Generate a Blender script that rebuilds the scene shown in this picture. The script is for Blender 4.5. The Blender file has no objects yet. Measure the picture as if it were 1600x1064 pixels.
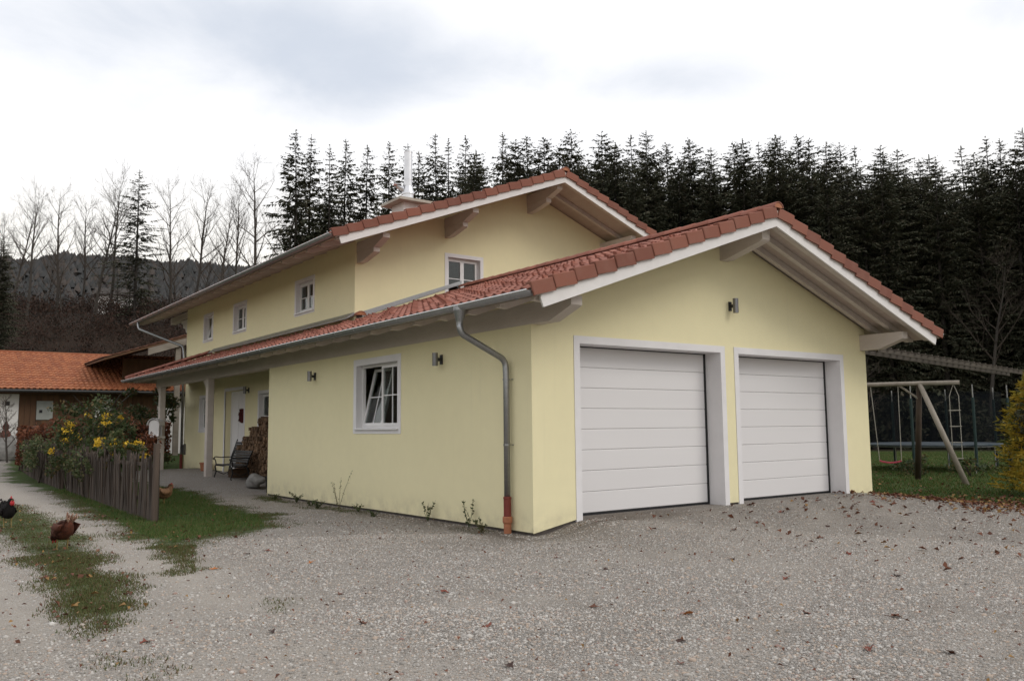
import bpy, math, random
import numpy as np
from mathutils import Vector, Matrix

R_ = math.radians
rng = np.random.default_rng(11)
random.seed(11)
SC = bpy.context.scene
COL = SC.collection

# ------------------------------------------------------------------ camera
CAM = Vector((-7.873, -10.215, 1.5))
cd = bpy.data.cameras.new('camera'); cam = bpy.data.objects.new('camera', cd); COL.objects.link(cam)
cd.sensor_width = 36.0; cd.lens = 29.59; cd.clip_start = 0.1; cd.clip_end = 6000
_m = Matrix(((0.80637651, -0.05196649, -0.58911493, CAM.x),
             (-0.59131701, -0.08778314, -0.80164725, CAM.y),
             (-0.01005557, 0.99478319, -0.10151493, CAM.z), (0, 0, 0, 1)))
cam.matrix_world = _m
SC.camera = cam

# ------------------------------------------------------------------ sky and sun
SUN_AZ, SUN_EL = R_(-62), R_(38)          # direction towards the sun (azimuth from +x)
world = bpy.data.worlds.new('World'); SC.world = world; world.use_nodes = True
def build_world():
    nt = world.node_tree; N = nt.nodes; L = nt.links; N.clear()
    def n(t, **k):
        x = N.new(t)
        for a, b in k.items(): setattr(x, a, b)
        return x
    def m(op, a, b=None, c=None):
        x = n('ShaderNodeMath', operation=op)
        for i, v in enumerate((a, b, c)):
            if v is None: continue
            if hasattr(v, 'links'): L.new(v, x.inputs[i])
            else: x.inputs[i].default_value = v
        return x.outputs[0]
    out = n('ShaderNodeOutputWorld'); bg = n('ShaderNodeBackground'); bg.inputs[1].default_value = 1.0
    sky = n('ShaderNodeTexSky', sky_type='NISHITA', sun_disc=False)
    sky.sun_elevation = SUN_EL; sky.sun_rotation = math.pi/2 - SUN_AZ
    skym = n('ShaderNodeVectorMath', operation='SCALE'); skym.inputs[3].default_value = 0.10
    L.new(sky.outputs[0], skym.inputs[0])
    tc = n('ShaderNodeTexCoord'); sep = n('ShaderNodeSeparateXYZ'); L.new(tc.outputs['Generated'], sep.inputs[0])
    X, Y, Z = sep.outputs
    az = m('ARCTAN2', Y, X); el = m('ARCSINE', Z)
    # cloud texture on a flat layer overhead: direction divided by height
    zz = m('MAXIMUM', m('ADD', Z, 0.22), 0.08)
    cv = n('ShaderNodeCombineXYZ')
    L.new(m('DIVIDE', X, zz), cv.inputs[0]); L.new(m('DIVIDE', Y, zz), cv.inputs[1])
    nz = n('ShaderNodeTexNoise'); nz.inputs['Scale'].default_value = 2.6; nz.inputs['Detail'].default_value = 6; nz.inputs['Roughness'].default_value = 0.56
    nz.inputs['Distortion'].default_value = 0.3
    L.new(cv.outputs[0], nz.inputs['Vector'])
    nb = n('ShaderNodeTexNoise'); nb.inputs['Scale'].default_value = 0.75; nb.inputs['Detail'].default_value = 3
    L.new(cv.outputs[0], nb.inputs['Vector'])
    dist = m('MULTIPLY', m('SUBTRACT', nz.outputs[0], 0.5), 1.9)
    cover = m('MULTIPLY', m('SUBTRACT', nb.outputs[0], 0.60), 2.0)
    # the larger grey cloud banks (azimuth, elevation, half widths, weight)
    for a, e, wa, we, k in ((73, 25.2, 14, 3.8, 1.05), (62, 22.2, 7, 2.6, .8), (54, 24, 6, 2.4, .5), (42.5, 22.4, 8, 1.7, .75), (22, 23.6, 4.5, 2.2, .7), (35.5, 27.0, 6, 1.3, .5), (84, 22, 7, 3.6, .5)):
        da = m('DIVIDE', m('SUBTRACT', az, R_(a)), R_(wa)); de = m('DIVIDE', m('SUBTRACT', el, R_(e)), R_(we))
        d2 = m('ADD', m('MULTIPLY', da, da), m('MULTIPLY', de, de))
        cover = m('ADD', cover, m('MULTIPLY', m('POWER', 2.718, m('MULTIPLY', d2, -0.9)), k))
    cl = m('ADD', cover, dist)
    mr = n('ShaderNodeMapRange', interpolation_type='SMOOTHSTEP'); mr.inputs[1].default_value = .05; mr.inputs[2].default_value = 1.35
    L.new(cl, mr.inputs[0])
    ramp = n('ShaderNodeMix', data_type='RGBA'); L.new(mr.outputs[0], ramp.inputs[0])
    wm = n('ShaderNodeMapRange', interpolation_type='SMOOTHSTEP'); wm.inputs[1].default_value = R_(22); wm.inputs[2].default_value = R_(3); L.new(el, wm.inputs[0])
    wc = n('ShaderNodeMix', data_type='RGBA'); L.new(wm.outputs[0], wc.inputs[0]); wc.inputs[6].default_value = (1.16, 1.16, 1.18, 1); wc.inputs[7].default_value = (1.20, 1.13, 1.0, 1)
    L.new(wc.outputs[2], ramp.inputs[6]); ramp.inputs[7].default_value = (.74, .795, .89, 1)
    mx = n('ShaderNodeMix', data_type='RGBA'); mx.inputs[0].default_value = 0.9
    L.new(skym.outputs[0], mx.inputs[6]); L.new(ramp.outputs[2], mx.inputs[7])
    L.new(mx.outputs[2], bg.inputs[0]); L.new(bg.outputs[0], out.inputs[0])
build_world()
sl = bpy.data.lights.new('sun', 'SUN'); sun = bpy.data.objects.new('sun', sl); COL.objects.link(sun)
sl.energy = 1.0; sl.angle = R_(25); sl.color = (1.0, .95, .87)
sd = Vector((math.cos(SUN_EL)*math.cos(SUN_AZ), math.cos(SUN_EL)*math.sin(SUN_AZ), math.sin(SUN_EL)))
sun.rotation_euler = sd.to_track_quat('Z', 'Y').to_euler(); sun.location = (20, -40, 40)
vs = SC.view_settings; vs.view_transform = 'Standard'; vs.look = 'None'; vs.exposure = 0.0; vs.gamma = 1.0; vs.use_curve_mapping = False
SC.cycles.max_bounces = 4; SC.cycles.diffuse_bounces = 3; SC.cycles.glossy_bounces = 2; SC.cycles.transmission_bounces = 2; SC.cycles.transparent_max_bounces = 8

# ------------------------------------------------------------------ helpers
def S(t):
    t = np.clip(t, 0, 1); return t*t*(3-2*t)

class MB:
    def __init__(s): s.v = []; s.f = []
    def add(s, vs_, fs):
        o = len(s.v); s.v += [tuple(map(float, p)) for p in vs_]; s.f += [tuple(i+o for i in f) for f in fs]; return s
    def box(s, x0, x1, y0, y1, z0, z1):
        return s.add([(x0,y0,z0),(x1,y0,z0),(x1,y1,z0),(x0,y1,z0),(x0,y0,z1),(x1,y0,z1),(x1,y1,z1),(x0,y1,z1)],
                     [(0,3,2,1),(4,5,6,7),(0,1,5,4),(1,2,6,5),(2,3,7,6),(3,0,4,7)])
    def beam(s, p0, p1, w, h, up=(0,0,1)):
        p0 = Vector(p0); p1 = Vector(p1); d = (p1-p0).normalized(); a = d.cross(Vector(up))
        if a.length < 1e-4: a = d.cross(Vector((1,0,0)))
        a.normalize(); b = a.cross(d); a *= w/2; b *= h/2
        q = [p0-a-b, p0+a-b, p0+a+b, p0-a+b, p1-a-b, p1+a-b, p1+a+b, p1-a+b]
        return s.add(q, [(0,1,2,3)[::-1],(4,5,6,7),(0,1,5,4),(1,2,6,5),(2,3,7,6),(3,0,4,7)])
    def tube(s, pts, r, n=8, cap=True):
        pts = [Vector(p) for p in pts]; k = len(pts)
        rr = r if hasattr(r, '__len__') else [r]*k
        vs_ = []; fs = []; pa = None
        for i, p in enumerate(pts):
            d = (pts[min(i+1, k-1)] - pts[max(i-1, 0)])
            if d.length < 1e-9: d = Vector((0,0,1))
            d.normalize()
            if pa is None:
                a = d.cross(Vector((0,0,1)) if abs(d.z) < .9 else Vector((1,0,0)))
            else: a = pa - d*pa.dot(d)
            a.normalize(); pa = a; b = d.cross(a)
            for j in range(n):
                t = 2*math.pi*j/n; vs_.append(p + (a*math.cos(t) + b*math.sin(t))*rr[i])
        for i in range(k-1):
            for j in range(n):
                j2 = (j+1) % n; fs.append((i*n+j, i*n+j2, (i+1)*n+j2, (i+1)*n+j))
        if cap: fs += [tuple(range(n))[::-1], tuple((k-1)*n+j for j in range(n))]
        return s.add(vs_, fs)
    def lathe(s, prof, n=16, c=(0,0,0)):
        vs_ = []; fs = []; k = len(prof)
        for r, z in prof:
            for j in range(n):
                t = 2*math.pi*j/n; vs_.append((c[0]+r*math.cos(t), c[1]+r*math.sin(t), c[2]+z))
        for i in range(k-1):
            for j in range(n):
                j2 = (j+1) % n; fs.append((i*n+j, i*n+j2, (i+1)*n+j2, (i+1)*n+j))
        fs += [tuple(range(n))[::-1], tuple((k-1)*n+j for j in range(n))]
        return s.add(vs_, fs)
    def prism(s, poly, vec):
        k = len(poly); v = Vector(vec); P = [Vector(p) for p in poly]
        return s.add(P + [p+v for p in P], [tuple(range(k))[::-1], tuple(range(k, 2*k))] + [(i, (i+1)%k, (i+1)%k+k, i+k) for i in range(k)])
    def mesh(s, name, mat=None, smooth=False):
        me = bpy.data.meshes.new(name); me.from_pydata(s.v, [], s.f); me.update()
        if mat: me.materials.append(mat)
        if smooth: me.shade_smooth()
        return me
    def build(s, name, mat, parent=None, smooth=False, label=None):
        return obj(name, s.mesh(name, mat, smooth), parent, label)

def fixn(me):
    import bmesh
    b = bmesh.new(); b.from_mesh(me); bmesh.ops.recalc_face_normals(b, faces=b.faces); b.to_mesh(me); b.free()

def obj(name, data, parent=None, label=None):
    o = bpy.data.objects.new(name, data); COL.objects.link(o)
    if parent is not None: o.parent = parent
    if label: o['label'] = label
    return o
def tag(o, label, cat, group=None, kind=None):
    o['label'] = label; o['category'] = cat
    if group: o['group'] = group
    if kind: o['kind'] = kind
    return o
def thing(name, label, cat, loc=(0,0,0), rz=0.0, group=None):
    o = obj(name, None); o.location = loc; o.rotation_euler = (0, 0, rz); o.empty_display_size = .2
    return tag(o, label, cat, group)
def copy_tree(o, parent=None):
    c = o.copy(); COL.objects.link(c); c.parent = parent
    for ch in list(o.children): copy_tree(ch, c)
    return c
def npmesh(name, V, F, mat, rnd=None, smooth=False):
    """fast mesh: V (n,3), F (m,3 or 4); rnd: per-vertex float"""
    V = np.asarray(V, np.float32); F = np.asarray(F, np.int32); k = F.shape[1]
    me = bpy.data.meshes.new(name); me.vertices.add(len(V)); me.vertices.foreach_set('co', V.ravel())
    me.loops.add(F.size); me.loops.foreach_set('vertex_index', F.ravel())
    me.polygons.add(len(F)); me.polygons.foreach_set('loop_start', np.arange(0, F.size, k, dtype=np.int32))
    me.update(calc_edges=True)
    if rnd is not None:
        a = me.attributes.new('rnd', 'FLOAT', 'POINT'); a.data.foreach_set('value', np.asarray(rnd, np.float32))
    if mat: me.materials.append(mat)
    if smooth: me.shade_smooth()
    return me

# ------------------------------------------------------------------ materials
class NT:
    def __init__(s, name):
        s.m = bpy.data.materials.new(name); s.m.use_nodes = True; s.t = s.m.node_tree; s.t.nodes.clear()
        s.out = s.n('ShaderNodeOutputMaterial')
    def n(s, t, **k):
        x = s.t.nodes.new(t)
        for a, b in k.items(): setattr(x, a, b)
        return x
    def l(s, a, b): s.t.links.new(a, b)
    def set(s, sock, v):
        if hasattr(v, 'links'): s.l(v, sock)
        else: sock.default_value = v
    def math(s, op, a, b=0.0, clamp=False):
        x = s.n('ShaderNodeMath', operation=op, use_clamp=clamp); s.set(x.inputs[0], a); s.set(x.inputs[1], b); return x.outputs[0]
    def pos(s, scale=(1,1,1)):
        g = s.n('ShaderNodeNewGeometry'); mp = s.n('ShaderNodeMapping'); s.l(g.outputs['Position'], mp.inputs[0]); mp.inputs[3].default_value = scale; return mp.outputs[0]
    def loc(s, scale=(1,1,1)):
        g = s.n('ShaderNodeTexCoord'); mp = s.n('ShaderNodeMapping'); s.l(g.outputs['Object'], mp.inputs[0]); mp.inputs[3].default_value = scale; return mp.outputs[0]
    def noise(s, v, scale, detail=4, rough=.55, dist=0):
        x = s.n('ShaderNodeTexNoise'); s.l(v, x.inputs['Vector']); x.inputs['Scale'].default_value = scale; x.inputs['Detail'].default_value = detail
        x.inputs['Roughness'].default_value = rough; x.inputs['Distortion'].default_value = dist; return x.outputs[0]
    def vor(s, v, scale, out=0, feature='F1'):
        x = s.n('ShaderNodeTexVoronoi', feature=feature); s.l(v, x.inputs['Vector']); x.inputs['Scale'].default_value = scale; return x.outputs[out]
    def rng(s, v, a, b, c=0.0, d=1.0, smooth=False):
        x = s.n('ShaderNodeMapRange'); 
        if smooth: x.interpolation_type = 'SMOOTHSTEP'
        s.l(v, x.inputs[0])
        for i, q in enumerate((a, b, c, d)): x.inputs[i+1].default_value = q
        return x.outputs[0]
    def mix(s, f, a, b, mode='MIX'):
        x = s.n('ShaderNodeMix', data_type='RGBA', blend_type=mode); s.set(x.inputs[0], f)
        s.set(x.inputs[6], a if hasattr(a, 'links') else (*a, 1)); s.set(x.inputs[7], b if hasattr(b, 'links') else (*b, 1)); return x.outputs[2]
    def attr(s, name): return s.n('ShaderNodeAttribute', attribute_name=name).outputs['Fac']
    def orand(s): return s.n('ShaderNodeObjectInfo').outputs['Random']
    def rand(s):
        return s.math('FRACT', s.math('ADD', s.attr('rnd'), s.orand()))
    def bump(s, h, strength=.3, dist=.01, nrm=None):
        x = s.n('ShaderNodeBump'); s.l(h, x.inputs['Height']); x.inputs['Strength'].default_value = strength; x.inputs['Distance'].default_value = dist
        if nrm is not None: s.l(nrm, x.inputs['Normal'])
        return x.outputs[0]
    def pbsdf(s, col, rough=.7, metal=0.0, spec=.5, nrm=None, **k):
        b = s.n('ShaderNodeBsdfPrincipled'); s.set(b.inputs['Base Color'], col if hasattr(col, 'links') else (*col, 1)); s.set(b.inputs['Roughness'], rough)
        s.set(b.inputs['Metallic'], metal); b.inputs['Specular IOR Level'].default_value = spec
        if nrm is not None: s.l(nrm, b.inputs['Normal'])
        s.l(b.outputs[0], s.out.inputs[0]); return b

def simple(name, c1, c2=None, scale=6, rough=.7, metal=0, bump=.15, bscale=60, spec=.4, var=0.0, local=False, stretch=(1,1,1), bdist=.004):
    t = NT(name); p = t.loc(stretch) if local else t.pos(stretch)
    c2 = c2 or tuple(x*.78 for x in c1)
    col = t.mix(t.rng(t.noise(p, scale, 5), .3, .7), c1, c2)
    if var:
        f = t.rng(t.rand(), 0, 1, 1-var, 1+var); cm = t.n('ShaderNodeVectorMath', operation='SCALE'); t.l(col, cm.inputs[0]); t.l(f, cm.inputs[3]); col = cm.outputs[0]
    nb = t.bump(t.noise(p, bscale, 3), bump, bdist)
    t.pbsdf(col, rough, metal, spec, nb); return t.m

def plaster():
    t = NT('yellow_plaster'); p = t.pos()
    big = t.noise(p, .55, 5, .6); mid = t.noise(p, 4, 4); fine = t.noise(p, 170, 3, .7)
    col = t.mix(t.rng(big, .3, .7), (.835, .768, .50), (.80, .735, .475))
    col = t.mix(t.rng(mid, .35, .75, 0, .3), col, (.74, .68, .445))
    # splash dirt, algae and drip streaks on the render
    g = t.n('ShaderNodeNewGeometry'); sp = t.n('ShaderNodeSeparateXYZ'); t.l(g.outputs['Position'], sp.inputs[0])
    low = t.rng(sp.outputs[2], -.2, .38, 1, 0, True); d = t.math('MULTIPLY', low, t.rng(t.noise(p, 3.2, 6, .65), .42, .75, .0, .6))
    col = t.mix(d, col, (.36, .32, .23))
    st = t.noise(t.pos((7, 7, .22)), 1.0, 4, .6)
    col = t.mix(t.rng(st, .6, .82, 0, .10), col, (.5, .46, .31))
    col = t.mix(t.rng(fine, .45, .75, 0, .18), col, (.55, .5, .33))
    h = t.math('ADD', t.math('MULTIPLY', fine, 1.0), t.math('MULTIPLY', t.noise(p, 60, 2), .6))
    nb = t.bump(h, .55, .006); nb = t.bump(t.noise(p, 1.3, 2), .25, .03, nb)
    t.pbsdf(col, .92, 0, .2, nb); return t.m
def wood_paint(name, c1, c2, c3=None):
    t = NT(name); p = t.pos((1, .25, 1)); q = t.pos((6, 1.2, 6))
    col = t.mix(t.rng(t.noise(p, 5, 6, .65), .3, .7), c1, c2)
    if c3: col = t.mix(t.rng(t.noise(q, 4, 6, .7, 1.5), .55, .8, 0, .6), col, c3)
    col2 = t.n('ShaderNodeVectorMath', operation='SCALE'); t.l(col, col2.inputs[0]); t.l(t.rng(t.rand(), 0, 1, .93, 1.05), col2.inputs[3])
    t.pbsdf(col2.outputs[0], .65, 0, .35, t.bump(t.noise(q, 9, 5), .3, .004)); return t.m
def clay(name, c1, c2, c3, moss=.25):
    t = NT(name); p = t.pos()
    r = t.rand(); col = t.mix(r, c1, c2)
    col = t.mix(t.rng(t.noise(p, 3.1, 6, .6), .45, .75, 0, .7), col, c3)
    col = t.mix(t.rng(t.noise(p, 60, 3, .7), .5, .8, 0, .35), col, tuple(x*.55 for x in c1))
    col = t.mix(t.rng(t.noise(p, 9, 6, .7), .62, .8, 0, moss), col, (.16, .15, .10))
    t.pbsdf(col, .82, 0, .3, t.bump(t.noise(p, 120, 3), .35, .004)); return t.m
def zinc():
    t = NT('zinc'); p = t.pos()
    col = t.mix(t.noise(p, 12, 5, .7), (.34, .345, .35), (.22, .225, .23)); col = t.mix(t.rng(t.vor(p, 55, 1), 0, 1, 0, .18), col, (.6, .6, .62))
    t.pbsdf(col, t.rng(t.noise(p, 30, 4), .3, .7, .3, .5), .85, .5, t.bump(t.noise(p, 25, 2), .05, .004)); return t.m
def glass_mat():
    t = NT('window_glass'); fr = t.n('ShaderNodeFresnel'); gg = t.n('ShaderNodeNewGeometry'); t.l(t.rng(gg.outputs['Backfacing'], 0, 1, 1.5, 1/1.5), fr.inputs[0])
    nb = t.bump(t.noise(t.pos(), 1.6, 2), .04, .02); t.l(nb, fr.inputs['Normal'])
    tr = t.n('ShaderNodeBsdfTransparent'); tr.inputs[0].default_value = (.72, .76, .74, 1); gl = t.n('ShaderNodeBsdfGlossy'); gl.inputs['Roughness'].default_value = .02
    gl.inputs[0].default_value = (.95, .97, 1, 1); t.l(nb, gl.inputs['Normal'])
    mx = t.n('ShaderNodeMixShader'); t.l(t.math('ADD', t.math('MULTIPLY', fr.outputs[0], .8, True), .01, True), mx.inputs[0]); t.l(tr.outputs[0], mx.inputs[1]); t.l(gl.outputs[0], mx.inputs[2])
    t.l(mx.outputs[0], t.out.inputs[0]); return t.m
def leafmat(name, c1, c2, c3=None, trans=.25, rough=.6):
    t = NT(name); r = t.rand(); col = t.mix(r, c1, c2)
    if c3: col = t.mix(t.rng(t.math('FRACT', t.math('MULTIPLY', r, 7.31)), .72, .8), col, c3)
    b = t.n('ShaderNodeBsdfPrincipled'); t.l(col, b.inputs['Base Color']); b.inputs['Roughness'].default_value = rough; b.inputs['Specular IOR Level'].default_value = .25
    tl = t.n('ShaderNodeBsdfTranslucent'); t.l(col, tl.inputs[0]); mx = t.n('ShaderNodeMixShader'); mx.inputs[0].default_value = trans
    t.l(b.outputs[0], mx.inputs[1]); t.l(tl.outputs[0], mx.inputs[2]); t.l(mx.outputs[0], t.out.inputs[0]); return t.m
def net_mat():
    t = NT('safety_net'); tr = t.n('ShaderNodeBsdfTransparent'); d = t.n('ShaderNodeBsdfDiffuse'); d.inputs[0].default_value = (.012, .014, .016, 1)
    mx = t.n('ShaderNodeMixShader'); mx.inputs[0].default_value = .42; t.l(tr.outputs[0], mx.inputs[1]); t.l(d.outputs[0], mx.inputs[2]); t.l(mx.outputs[0], t.out.inputs[0]); return t.m

M = {}
M['plaster'] = plaster()
M['trim'] = simple('white_trim_paint', (.76, .745, .755), (.71, .695, .705), 3, .85, bump=.3, bscale=160)
M['pvc'] = simple('white_window_frame', (.78, .77, .77), (.74, .73, .73), 4, .45, bump=.02)
M['door'] = simple('white_door_panel', (.73, .715, .72), (.70, .685, .69), 1.2, .5, bump=.25, bscale=90, stretch=(.12, 1, 1), bdist=.0015)
M['seal'] = simple('black_rubber', (.015, .015, .017), rough=.7)
M['plinth'] = simple('dark_bitumen_plinth', (.045, .038, .035), (.09, .075, .065), 8, .9, bump=.5, bscale=40)
M['beamw'] = wood_paint('white_glazed_timber', (.60, .54, .49), (.52, .46, .415), (.40, .345, .30))
M['board'] = wood_paint('white_barge_board', (.76, .735, .72), (.70, .675, .66))
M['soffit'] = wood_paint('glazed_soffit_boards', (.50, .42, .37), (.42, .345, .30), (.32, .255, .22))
M['tile'] = clay('red_brown_roof_tile', (.33, .132, .094), (.21, .082, .06), (.29, .135, .108))
M['verge'] = clay('red_brown_verge_tile', (.26, .102, .069), (.18, .07, .049), (.24, .115, .085), .45)
M['tileold'] = clay('orange_barn_tile', (.36, .128, .055), (.24, .078, .036), (.33, .145, .07), .5)
M['tilebrown'] = clay('brown_shed_tile', (.20, .085, .05), (.14, .06, .04), (.17, .09, .06), .5)
M['zinc'] = zinc()
M['steel'] = simple('stainless_flue', (.70, .70, .71), (.6, .6, .62), 5, .28, .9, .03)
M['glass'] = glass_mat()
M['bead'] = simple('gutter_bead_glint', (.72, .73, .74), (.62, .63, .64), 8, .3, .9, .02)  # lip highlight put into the colour: lighter than the gutter zinc
M['redpipe'] = simple('red_brown_standpipe', (.20, .035, .025), (.15, .03, .022), 6, .55)
M['terra'] = simple('terracotta_pipe', (.42, .17, .085), (.33, .13, .07), 12, .8)
M['lampmetal'] = simple('grey_lamp_metal', (.22, .22, .225), (.17, .17, .175), 10, .35, .8, .02)
M['lampdark'] = simple('dark_lamp_bracket', (.03, .03, .03), rough=.5)
M['concrete'] = simple('concrete', (.45, .42, .36), (.36, .33, .28), 9, .9, bump=.4)
M['greywood'] = simple('weathered_picket', (.090, .066, .052), (.042, .032, .026), 5, .9, bump=.6, bscale=25, stretch=(1,1,.12), var=.3, bdist=.006)
M['pergwood'] = simple('grey_brown_pergola_timber', (.105, .088, .07), (.06, .05, .04), 5, .85, bump=.4, stretch=(.3,1,1))
M['barnwood'] = simple('brown_barn_boards', (.115, .06, .03), (.07, .036, .02), 4, .85, bump=.4, stretch=(1,1,.15), var=.2)
M['paletimber'] = simple('silvered_timber', (.27, .235, .195), (.18, .15, .12), 4, .85, bump=.4, stretch=(.3,1,1))
M['whitewall'] = simple('barn_whitewash', (.70, .68, .66), (.6, .58, .56), 1.5, .9, bump=.4, bscale=70)
M['iron'] = simple('black_cast_iron', (.012, .012, .013), (.02, .02, .02), 20, .5, .3)
M['benchslat'] = simple('grey_bench_slat', (.075, .073, .07), (.045, .043, .04), 8, .75, stretch=(1,.15,1), var=.15)
M['logend'] = simple('split_firewood', (.20, .125, .072), (.105, .062, .036), 18, .9, bump=.6, bscale=50, var=.4, bdist=.006)
M['rock'] = simple('grey_boulder', (.24, .23, .215), (.15, .145, .135), 5, .9, bump=.8, bscale=14, bdist=.02)
M['rust'] = simple('red_ornament', (.16, .05, .035), (.09, .04, .03), 14, .8)
M['maroon'] = simple('maroon_wreath', (.12, .02, .02), (.06, .012, .012), 30, .9)
M['bark'] = simple('spruce_bark', (.060, .050, .043), (.03, .026, .023), 5, .95, bump=.6, bscale=12, stretch=(1,1,.3), bdist=.03, local=True)
M['barkpale'] = simple('grey_bark', (.07, .06, .05), (.04, .034, .03), 3, .95, bump=.6, bscale=10, stretch=(1,1,.3), bdist=.03, local=True)
M['twig'] = simple('bare_twigs', (.085, .066, .052), (.052, .042, .034), 3, .95, var=.25, local=True)
M['needle'] = leafmat('spruce_needles', (.045, .050, .032), (.078, .080, .050), (.092, .080, .054), .06, .85)  # needles lightened so the colour carries the lens veil over the forest
M['needle2'] = leafmat('larch_brown_needles', (.040, .034, .021), (.062, .048, .028), None, .08, .85)
M['thicket'] = leafmat('brown_beech_undergrowth', (.040, .024, .018), (.066, .036, .025), (.034, .030, .023), .1, .85)
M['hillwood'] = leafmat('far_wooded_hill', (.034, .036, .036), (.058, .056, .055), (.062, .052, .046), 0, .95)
M['hedge'] = leafmat('copper_beech_leaves', (.14, .045, .025), (.23, .09, .045), (.08, .04, .022), .2)
M['green'] = leafmat('green_garden_leaves', (.030, .048, .018), (.065, .085, .03), (.12, .085, .035), .25)
M['gold'] = leafmat('golden_yew_sprays', (.23, .20, .03), (.42, .29, .035), (.09, .105, .025), .3)
M['yellow'] = leafmat('yellow_blossom', (.66, .41, .03), (.70, .50, .06), None, .3)
M['grass'] = leafmat('grass_blades', (.050, .100, .022), (.092, .140, .036), (.15, .13, .05), .25)
M['drygrass'] = leafmat('thin_yellowish_grass', (.062, .092, .026), (.135, .13, .05), (.12, .075, .04), .2)
M['litter'] = leafmat('fallen_brown_leaves', (.17, .065, .035), (.10, .042, .026), (.28, .16, .055), .15)
M['weed'] = leafmat('weed_leaves', (.05, .075, .028), (.085, .10, .04), (.14, .12, .06), .2)
M['logpole'] = simple('peeled_round_timber', (.34, .30, .25), (.22, .19, .155), 6, .8, bump=.4, stretch=(1,1,.3))
M['logdark'] = simple('dark_round_timber', (.085, .06, .042), (.05, .036, .027), 6, .85, bump=.4, stretch=(1,1,.3))
M['rope'] = simple('pale_rope', (.42, .39, .34), (.3, .28, .24), 40, .9)
M['pink'] = simple('pink_plastic_seat', (.55, .06, .11), (.48, .05, .09), 10, .4, bump=.02)
M['tgreen'] = simple('green_padded_pole', (.012, .035, .032), (.01, .025, .024), 10, .6)
M['tpad'] = simple('blue_white_edge_pad', (.15, .17, .18), (.04, .065, .09), 2.2, .55)
M['black'] = simple('black_jumping_mat', (.012, .012, .013), rough=.7)
M['net'] = net_mat()
M['soil'] = simple('garden_soil', (.035, .028, .02), (.02, .016, .012), 8, .95, bump=.8, bscale=18, bdist=.03)

# ------------------------------------------------------------------ ground
def vnoise(x, y, s, seed=0):
    """cheap smooth value noise, vectorised"""
    x = np.asarray(x, float)*s; y = np.asarray(y, float)*s
    xi = np.floor(x); yi = np.floor(y); fx = S(x-xi); fy = S(y-yi)
    def h(a, b):
        q = np.sin(a*127.1 + b*311.7 + seed*74.7)*43758.5453; return q - np.floor(q)
    return (h(xi,yi)*(1-fx)+h(xi+1,yi)*fx)*(1-fy) + (h(xi,yi+1)*(1-fx)+h(xi+1,yi+1)*fx)*fy
def fbm(x, y, s, seed=0, o=4):
    t = 0; a = .5; n = 0
    for i in range(o): t = t + a*vnoise(x, y, s*2**i, seed+i*3.1); n += a; a *= .55
    return t/n
def polar(x, y):
    dx = np.asarray(x, float)-CAM.x; dy = np.asarray(y, float)-CAM.y
    return np.hypot(dx, dy), np.degrees(np.arctan2(dy, dx))
def gz(x, y):
    x = np.asarray(x, float); y = np.asarray(y, float)
    z = np.full(np.broadcast(x, y).shape, -.145)
    z = z + .185*S((x-.05)/1.1)*S((9.9-x)/1.3)*np.where(y < 0, np.exp(-(y/2.3)**2), 1)*S((12-y)/2)
    z = z - .05*S((y-1)/9)*np.exp(-(x/3.5)**2)*S((13-y)/2)
    z = z + .20*S((x+1.3)/1.3)*S((y-11.6)/4.5)*S((12-x)/6)*S((26-y)/3.5)
    z = z + .44*S((y-22)/16)
    z = z + .05*S((x-10)/4)
    r, az = polar(x, y)
    z = z + (fbm(x, y, .35, 3)-.5)*.10*S((26-r)/10)*np.where((y < -.3) | (x < -.3) | (x > 10), 1, 0) * S((r-1)/3)
    z = z + 12.5*S((r-60)/48)*S((az-61)/8)*np.where(y > -20, 1, 0)
    z = z + 16*S((r-66)/60)*S((36-az)/13)*np.where(az > -60, 1, 0)
    z = z + 3*S((r-70)/60)
    return z
def G(x, y): return float(gz(x, y))

POLY_STRIP = [(-5.76,12.72),(-5.35,9.75),(-5.46,4.31),(-5.81,.3),(-6.14,-1.94),(-6.23,-2.62),(-6.43,-2.46),(-6.45,-1.34),(-6.38,1.32),(-6.36,4.16),(-6.42,5.34),(-6.6,9),(-6.7,13)]
POLY_VERGE = [(-3.08,42.8),(-4.9,22.4),(-4.57,12.77),(-5.04,4.36),(-5.0,1.72),(-5.05,.04),(-4.74,-.04),(-4.28,2.38),(-3.02,3.46),(-2.33,3.56),(-1.6,6.03),(-1.59,8.65),(-1.07,11.55),(-1.03,18.5),(-1.0,24.6),(1.2,25.2),(14,25),(14,43)]
POLY_SPARSE = [(-4.87,-1.22),(-4.45,-1.56),(-5.02,-3.01),(-5.32,-2.76)]
POLY_LAWN = [(9.35,.2),(9.62,-.9),(9.75,-1.85),(9.62,-2.9),(10.2,-5),(12,-9),(14,-40),(400,-40),(400,300),(9.35,300)]
def sdf(poly, x, y):
    x = np.asarray(x, float); y = np.asarray(y, float); d = np.full(x.shape, 1e9); ins = np.zeros(x.shape, bool)
    P = np.array(poly); Q = np.roll(P, -1, 0)
    for (ax, ay), (bx, by) in zip(P, Q):
        ex, ey = bx-ax, by-ay; t = np.clip(((x-ax)*ex+(y-ay)*ey)/(ex*ex+ey*ey+1e-12), 0, 1)
        d = np.minimum(d, np.hypot(x-ax-t*ex, y-ay-t*ey))
        c = ((ay > y) != (by > y)); xx = ax + (y-ay)*(bx-ax)/np.where(by == ay, 1e-12, by-ay)
        ins ^= c & (x < xx)
    return np.where(ins, d, -d)
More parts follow.
